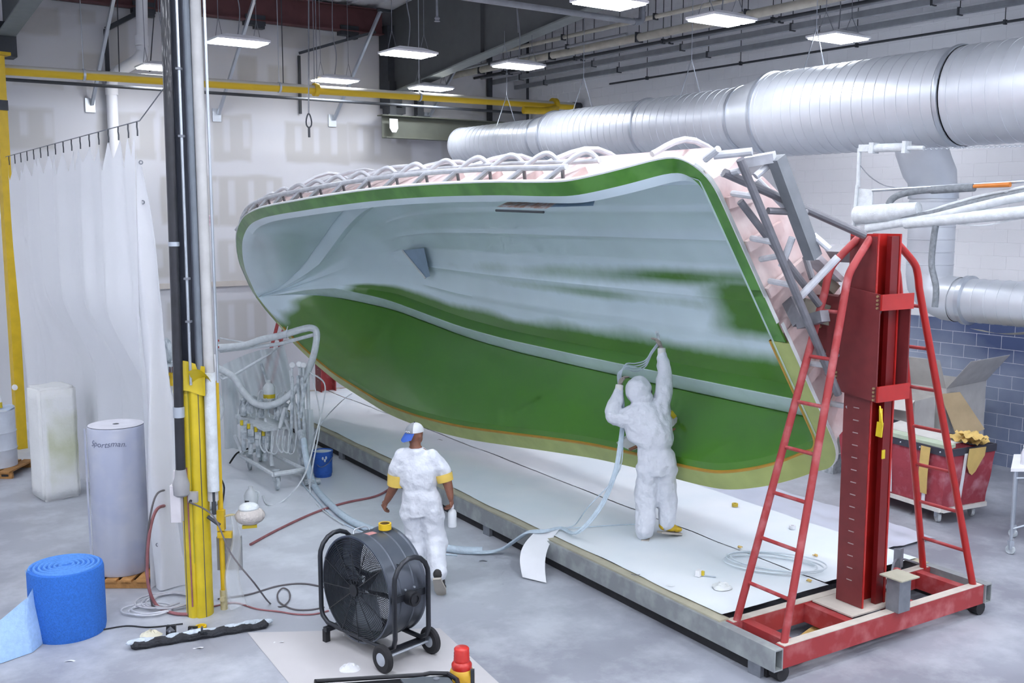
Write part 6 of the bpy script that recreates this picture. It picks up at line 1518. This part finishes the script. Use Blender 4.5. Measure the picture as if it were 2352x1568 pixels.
part('red_cap', mat('cap_red', (190,38,30), .3, coat=.3), t, lambda q: q.lathe([(.082,.255),(.084,.29),(.07,.31),(.064,.315),(.066,.335),(.062,.34),(.065,.36),(.061,.365),(.064,.385),(.060,.39),(.062,.42),(.052,.43),(0,.43)], yj, n=28), angle=50)
part('dark_strap', dark_steel, t, lambda q: q.box(yj+RT*.09-FW*.06+V3(0,0,.2),(.03,.03,.14), YAW), smooth=False)

# ================================================================== RIGHT SIDE: canvas bin, cartons, table, boom
P0, P1, P3 = V3(11.68,7.12,0), V3(11.95,8.75,0), V3(12.38,7.0,0)
eL = (P1-P0); eS = (P3-P0); P2 = P1+eS
ctr_ = (P0+P2)/2
t = thing('canvas_bin', 'red canvas waste bin on a white wheeled dolly', 'bin', ctr_)
canvas = mat('red_canvas', (160, 62, 74), .85, var=.12, scale=5, col2=(196,136,146), thr=(.5,.8), bump=.4, bscale=12)
def binp(a, b_, z):
    k = 1+.13*z/.9; p = ctr_+eL*((a-.5)*k)+eS*((b_-.5)*k*1.06); return p+V3(0,0,z)
def binwall(i, j):
    k = (i*4) % 4; z = .22+.74*j; f = k-int(k); s_ = int(k)
    a, b_ = [(f,0),(1,f),(1-f,1),(0,1-f)][s_]
    bl = .02*sin(f*pi)*sin(j*pi)
    p = binp(a, b_, z); c = ctr_+V3(0,0,z); d = (p-c); d /= np.linalg.norm(d); return p+d*(bl+.012*mnoise.noise(Vector((i*30,j*5,0))))
part('canvas_body', canvas, t, lambda q: q.grid(binwall, 80, 14, closed_u=True), angle=60)
part('canvas_floor', canvas, t, lambda q: q.slab([binp(0,0,.22),binp(1,0,.22),binp(1,1,.22),binp(0,1,.22)], (0,0,1), .01), smooth=False)
part('rim_band', mat('band_dark', (58,58,70), .7), t, lambda q: [q.beam(binp(*a,.945), binp(*b_,.945), .03, .09) for a, b_ in (((0,0),(1,0)),((1,0),(1,1)),((1,1),(0,1)),((0,1),(0,0)))] and None, smooth=False)
for (a, b_) in ((.16,0),(.48,0),(.78,0),(0,.35)):
    d_ = -eS/np.linalg.norm(eS) if b_ == 0 else -eL/np.linalg.norm(eL)
    part('white_strap', white_paint, t, lambda q: q.beam(binp(a,b_,.24)+d_*.022, binp(a,b_,.92)+d_*.03, .05, .008, up=d_), smooth=False)
for k in range(6): part('rim_rivet', galv, t, lambda q: q.ball(binp(.05+.17*k,0,.945)-eS*.03, .012, 8, 6))
part('dolly_frame', mat('dolly_white',(214,212,206),.6), t, lambda q: [q.beam(binp(*a,.19), binp(*b_,.19), .08, .05) for a, b_ in (((0,0),(1,0)),((1,0),(1,1)),((1,1),(0,1)),((0,1),(0,0)),((.5,0),(.5,1)))] and None, smooth=False)
for (a, b_) in ((.06,.1),(.06,.9),(.94,.1),(.94,.9)):
    c_ = binp(a, b_, 0); wl = part('caster', dusty_white, t, lambda q: q.lathe([(.02,-.02),(.065,-.02),(.07,0),(.065,.02),(.02,.02)], c_+V3(0,0,.07), tuple(RT), 18)); part('caster_fork', galv, wl, lambda q: (q.beam(c_+RT*.03+V3(0,0,.07), c_+RT*.03+V3(0,0,.17), .006, .04), q.beam(c_-RT*.03+V3(0,0,.07), c_-RT*.03+V3(0,0,.17), .006, .04)))
green_pad = mat('pale_green_foam', (176, 190, 168), .8)
def plate(name, label, cat, pts, th, m_, nrm_=(0,0,1)):
    o = part(name, m_, None, lambda q: q.slab(pts, nrm_, th), smooth=False); return tag(o, label, cat)
bp3 = lambda a, b_, z: binp(a, b_, z)
plate('foam_sheet', 'pale green foam panel lying across the canvas bin', 'foam sheet', [bp3(.35,-.02,.99), bp3(1.05,-.04,.99), bp3(1.05,.35,1.03), bp3(.35,.42,1.03)], .05, green_pad)
plate('foam_sheet', 'smaller pale green foam strip at the near end of the bin', 'foam sheet', [bp3(.02,.05,.98), bp3(.36,.0,.98), bp3(.34,.16,1.0), bp3(.02,.2,1.0)], .045, green_pad)
plate('cardboard_sheet', 'flat cardboard sheet resting on the foam in the bin', 'cardboard', [bp3(.05,.2,1.03), bp3(.6,.1,1.06), bp3(.62,.5,1.10), bp3(.05,.5,1.04)], .012, cardboard_d)
for k, (a, b_, z) in enumerate(((.08,.45,1.06),(.05,.62,1.04),(.12,.75,1.02),(.02,.5,1.12))):
    o = part('kraft_paper', masking, None, lambda q: q.grid(lambda i, j: bp3(a+.16*(i-.5), b_+.3*(j-.5), z+.07*mnoise.noise(Vector((i*4+k,j*4,k)))+.04*i), 8, 8)); tag(o, ['crumpled brown paper at the near end of the bin','crumpled brown paper deeper inside the bin','crumpled brown paper at the right side of the bin','topmost crumpled brown paper on the bin'][k], 'paper')
o = part('tape_strip', masking, None, lambda q: q.grid(lambda i, j: bp3(.12+.08*i,-.01,.98-.62*j)-eS*(.05+.02*sin(j*3)), 3, 12)); tag(o, 'tan masking paper strip hanging down the front of the bin', 'masking paper')
o = part('tape_strip', masking, None, lambda q: q.grid(lambda i, j: bp3(-.015,.35+.35*i,.99-(.22+.14*sin(i*4))*j)-eL*.02, 6, 8)); tag(o, 'ragged tan paper hanging over the near end of the bin', 'masking paper')
def carton(label, c, size, rz, m_, flaps=()):
    t = thing('carton', label, 'carton', V3(c[0], c[1], c[2]), rz)
    L_, W_, H_ = size; th = .008
    part('side_wall', m_, t, lambda q: (q.box((0,-W_/2,H_/2),(L_,th,H_))), local=True, smooth=False); part('side_wall', m_, t, lambda q: q.box((0,W_/2,H_/2),(L_,th,H_)), local=True, smooth=False)
    part('end_wall', m_, t, lambda q: q.box((-L_/2,0,H_/2),(th,W_,H_)), local=True, smooth=False); part('end_wall', m_, t, lambda q: q.box((L_/2,0,H_/2),(th,W_,H_)), local=True, smooth=False)
    part('base', m_, t, lambda q: q.box((0,0,th),(L_,W_,th)), local=True, smooth=False)
    for (sd, ang) in flaps:
        def fl(q):
            if sd in ('l','r'):
                s_ = -1 if sd == 'l' else 1; w_ = W_*.48; y0 = s_*W_/2
                q.add([(-L_/2,y0,H_),(L_/2,y0,H_),(L_/2,y0+s_*cos(ang)*w_,H_+sin(ang)*w_),(-L_/2,y0+s_*cos(ang)*w_,H_+sin(ang)*w_),(-L_/2,y0,H_+th),(L_/2,y0,H_+th),(L_/2,y0+s_*cos(ang)*w_,H_+sin(ang)*w_+th),(-L_/2,y0+s_*cos(ang)*w_,H_+sin(ang)*w_+th)],[(0,1,2,3),(7,6,5,4),(0,4,5,1),(1,5,6,2),(2,6,7,3),(3,7,4,0)])
            else:
                s_ = -1 if sd == 'b' else 1; w_ = L_*.42; x0 = s_*L_/2
                q.add([(x0,-W_/2,H_),(x0,W_/2,H_),(x0+s_*cos(ang)*w_,W_/2,H_+sin(ang)*w_),(x0+s_*cos(ang)*w_,-W_/2,H_+sin(ang)*w_),(x0,-W_/2,H_+th),(x0,W_/2,H_+th),(x0+s_*cos(ang)*w_,W_/2,H_+sin(ang)*w_+th),(x0+s_*cos(ang)*w_,-W_/2,H_+sin(ang)*w_+th)],[(0,1,2,3),(7,6,5,4),(0,4,5,1),(1,5,6,2),(2,6,7,3),(3,7,4,0)])
        part('flap', m_, t, fl, local=True, smooth=False)
    return t
carton('big dusty carton with torn top against the blue wall', V3(14.2,8.95,.12), (1.15,1.15,1.25), .05, cardboard_d, (('b',1.1),('l',.9)))
carton('open carton with a raised flap standing behind the canvas bin', V3(13.15,8.75,.55), (.6,.75,.72), .1, cardboard_d, (('b',-.5),('r',1.2)))
carton('low wide carton behind the red column', V3(13.1,10.05,.3), (.7,1.05,.92), 0, cardboard_d, (('l',.35),('b',.4)))
plate('cardboard_sheet', 'upright tan cardboard sheet leaning between the cartons', 'cardboard', [fp(2200,1010,14.6), fp(2160,905,14.7), fp(2205,900,14.7), fp(2262,985,14.6)], .012, cardboard, tuple(FW))
o = part('low_crate', dusty_grey, None, lambda q: q.box((13.15,8.75,.27),(.8,.85,.54)), smooth=False); tag(o, 'dusty low crate under the open carton behind the bin', 'crate')
part('crate_lid', dusty_white, o, lambda q: q.box((13.15,8.75,.545),(.82,.87,.01)), smooth=False)
o = part('low_crate', dusty_grey, None, lambda q: q.box((13.1,10.05,.145),(.9,1.1,.29)), smooth=False); tag(o, 'dusty low crate under the wide carton behind the red column', 'crate')
part('crate_lid', dusty_white, o, lambda q: q.box((13.1,10.05,.295),(.92,1.12,.01)), smooth=False)
o = part('low_skid', dusty_grey, None, lambda q: q.box((14.2,8.95,.055),(1.2,1.2,.11)), smooth=False); tag(o, 'dark low skid under the big carton by the blue wall', 'skid')
part('skid_edge', dark_steel, o, lambda q: q.box((13.62,8.95,.03),(.03,1.2,.05)), smooth=False)
# table at the right edge
tl_ = g(2320, 1272); tl_[2] = 0
TD = (FW*.88+RT*.47)
t = thing('steel_table', 'white wheeled table with bottles cut by the right edge', 'table', tl_+RT*.4)
part('top', white_paint, t, lambda q: q.slab([tl_-RT*.05-TD*.05+V3(0,0,.985), tl_+RT*.95-TD*.05+V3(0,0,.985), tl_+RT*.95+TD*.75+V3(0,0,.985), tl_-RT*.05+TD*.75+V3(0,0,.985)], (0,0,1), .035), smooth=False)
for a, b_ in ((0,0),(.9,0),(0,.7),(.9,.7)):
    b0 = tl_+RT*a+TD*b_
    lg = part('leg', galv, t, lambda q: q.cyl(b0+V3(0,0,.16), b0+V3(0,0,.98), .018, 10)); wl = part('caster', dusty_grey, lg, lambda q: q.lathe([(.015,-.018),(.05,-.018),(.055,0),(.05,.018),(.015,.018)], b0+V3(0,0,.055), tuple(RT*.7+FW*.7), 18)); part('fork', galv, lg, lambda q: q.box(b0+V3(0,0,.11),(.05,.06,.10), YAW), smooth=False)
part('stay', galv, t, lambda q: (q.cyl(tl_+V3(0,0,.30), tl_+RT*.9+V3(0,0,.55), .012, 8), q.cyl(tl_+V3(0,0,.9), tl_+RT*.9+V3(0,0,.9), .012, 8)))
for k, (x, f_, m_, lb) in enumerate(((.09,.18,mat('bottle_clear',(206,206,214),.2),'clear water bottle on the white table'),(.16,.45,masking,'tan paper cup on the white table'))):
    b0 = tl_+RT*x+TD*f_+V3(0,0,1.02)
    t2 = thing('bottle' if k == 0 else 'paper_cup', lb, 'bottle' if k == 0 else 'cup', b0)
    part('body', m_, t2, (lambda q: q.lathe([(0,0),(.036,0),(.038,.01),(.036,.05),(.038,.09),(.036,.13),(.02,.18),(.015,.19),(.015,.205),(0,.205)], b0, n=18)) if k == 0 else (lambda q: q.lathe([(0,0),(.035,0),(.048,.11),(.044,.11),(.03,.01),(0,.01)], b0, n=18)))
    part('cap' if k == 0 else 'lip', white_paint, t2, (lambda q: q.cyl(b0+V3(0,0,.2), b0+V3(0,0,.225), .017, 12)) if k == 0 else (lambda q: q.lathe([(.046,.105),(.05,.108),(.046,.112)], b0, n=18, close=False)))
# boom arm ------------------------------------------------------------------------------------------------
BX = 11.6
bw = lambda x, y: wx(x, y, BX)
boom = thing('boom_arm', 'white overspray coated swing boom with grey hoses above the gantry', 'boom arm', V3(BX, 4.0, 0))
part('end_plate', dusty_white, boom, lambda q: q.slab([bw(1968,432), bw(2004,436), bw(2003,478), bw(1998,490), bw(1990,515), bw(1963,520)], (1,0,0), .02), smooth=False)
part('end_post', dusty_white, boom, lambda q: (q.cyl(bw(1971,425)-V3(.02,0,0), bw(1962,522)-V3(.02,0,0), .022, 10), q.cyl(bw(1974,340), bw(1971,430), .026, 10)))
part('cylinder', dusty_white, boom, lambda q: (q.beam(bw(1975,340), bw(2005,340), .06, .09), q.cyl(bw(2010,340), bw(2080,338), .055, 14), q.beam(bw(2002,340), bw(2012,340), .13, .14), q.beam(bw(2078,338), bw(2086,338), .13, .15), q.cyl(bw(2086,340), bw(2122,340), .03, 10)))
part('saddle', dusty_white, boom, lambda q: q.tube([bw(1968,494), bw(2040,488), bw(2110,478)], [.12,.12,.08], 14))
part('boom_tube', dusty_white, boom, lambda q: q.tube([bw(1992,524), bw(2150,497), bw(2300,460), wx(2600,400,BX)], .058, 14))
part('boom_tube', dusty_white, boom, lambda q: q.tube([bw(2080,512), bw(2300,492), wx(2600,462,BX)], .075, 14))
part('truss_wire', dusty_white, boom, lambda q: (q.tube(spline([bw(2150,505), bw(2250,518), bw(2352,500), wx(2600,470,BX)],5), .012, 6), q.tube(spline([bw(2150,503), bw(2260,506), bw(2352,492), wx(2600,450,BX)],5), .010, 6)))
part('top_bar', galv, boom, lambda q: q.tube([bw(2004,437), bw(2240,423), wx(2600,402,BX)], .02, 10))
part('orange_sleeve', mat('orange_hose', (200,120,48), .5), boom, lambda q: q.tube([bw(2242,428)-V3(.05,0,0), bw(2326,424)-V3(.05,0,0)], [.022,.03], 10))
part('chain', galv, boom, lambda q: [q.tube([bw(2122+x*6,341-x*.16)+V3(0,cos(a)*.018,sin(a)*.012) if x % 2 else bw(2122+x*6,341-x*.16)+V3(cos(a)*.012,sin(a)*.018,0) for a in np.linspace(0,2*pi,8)[:-1]], .004, 5, closed=True) for x in range(0,45)] and None)
hz = mat('hose_grey', (122,128,134), .7, var=.2, scale=20, bump=.4, bscale=50)
part('grey_hose', hz, boom, lambda q: q.tube(spline([bw(2236,430), bw(2180,434), bw(2110,438), bw(2060,450), bw(2041,470), bw(2050,490), bw(2085,497), bw(2140,490), bw(2220,470), bw(2300,452), wx(2600,395,BX)],6), .042, 12))
part('white_hose', dusty_white, boom, lambda q: q.tube(spline([bw(2036,508), bw(2050,492), bw(2075,486), bw(2115,490), bw(2180,470), bw(2260,448), bw(2340,432), wx(2600,380,BX)],6), .02, 10))
part('hose_sleeve', hz, boom, lambda q: q.tube([bw(2140,436), bw(2238,430)], .05, 12))
part('hanging_hose', hz, boom, lambda q: q.tube(spline([bw(2150,512), bw(2143,560), bw(2140,610), bw(2150,660), bw(2147,705)],5), .038, 12))
part('tape_knot', dusty_white, boom, lambda q: (q.ball(bw(2072,486), .05, 10, 8), q.ball(bw(2162,505), .07, 10, 8, (1,1,.8))))
part('vertical_tie', dusty_white, boom, lambda q: q.beam(bw(2312,440), bw(2318,458), .04, .02, up=(1,0,0)), smooth=False)
part('stay_wire', steel, boom, lambda q: q.tube(spline([bw(1976,380), bw(1998,405), bw(2030,425), bw(2062,431)],5), .006, 6))
part('mast', dusty_white, boom, lambda q: (q.cyl(V3(BX,4.0,0), V3(BX,4.0,4.9), .10, 16), q.beam(V3(BX,4.0,.02), V3(BX,4.3,.02), .6, .04)))
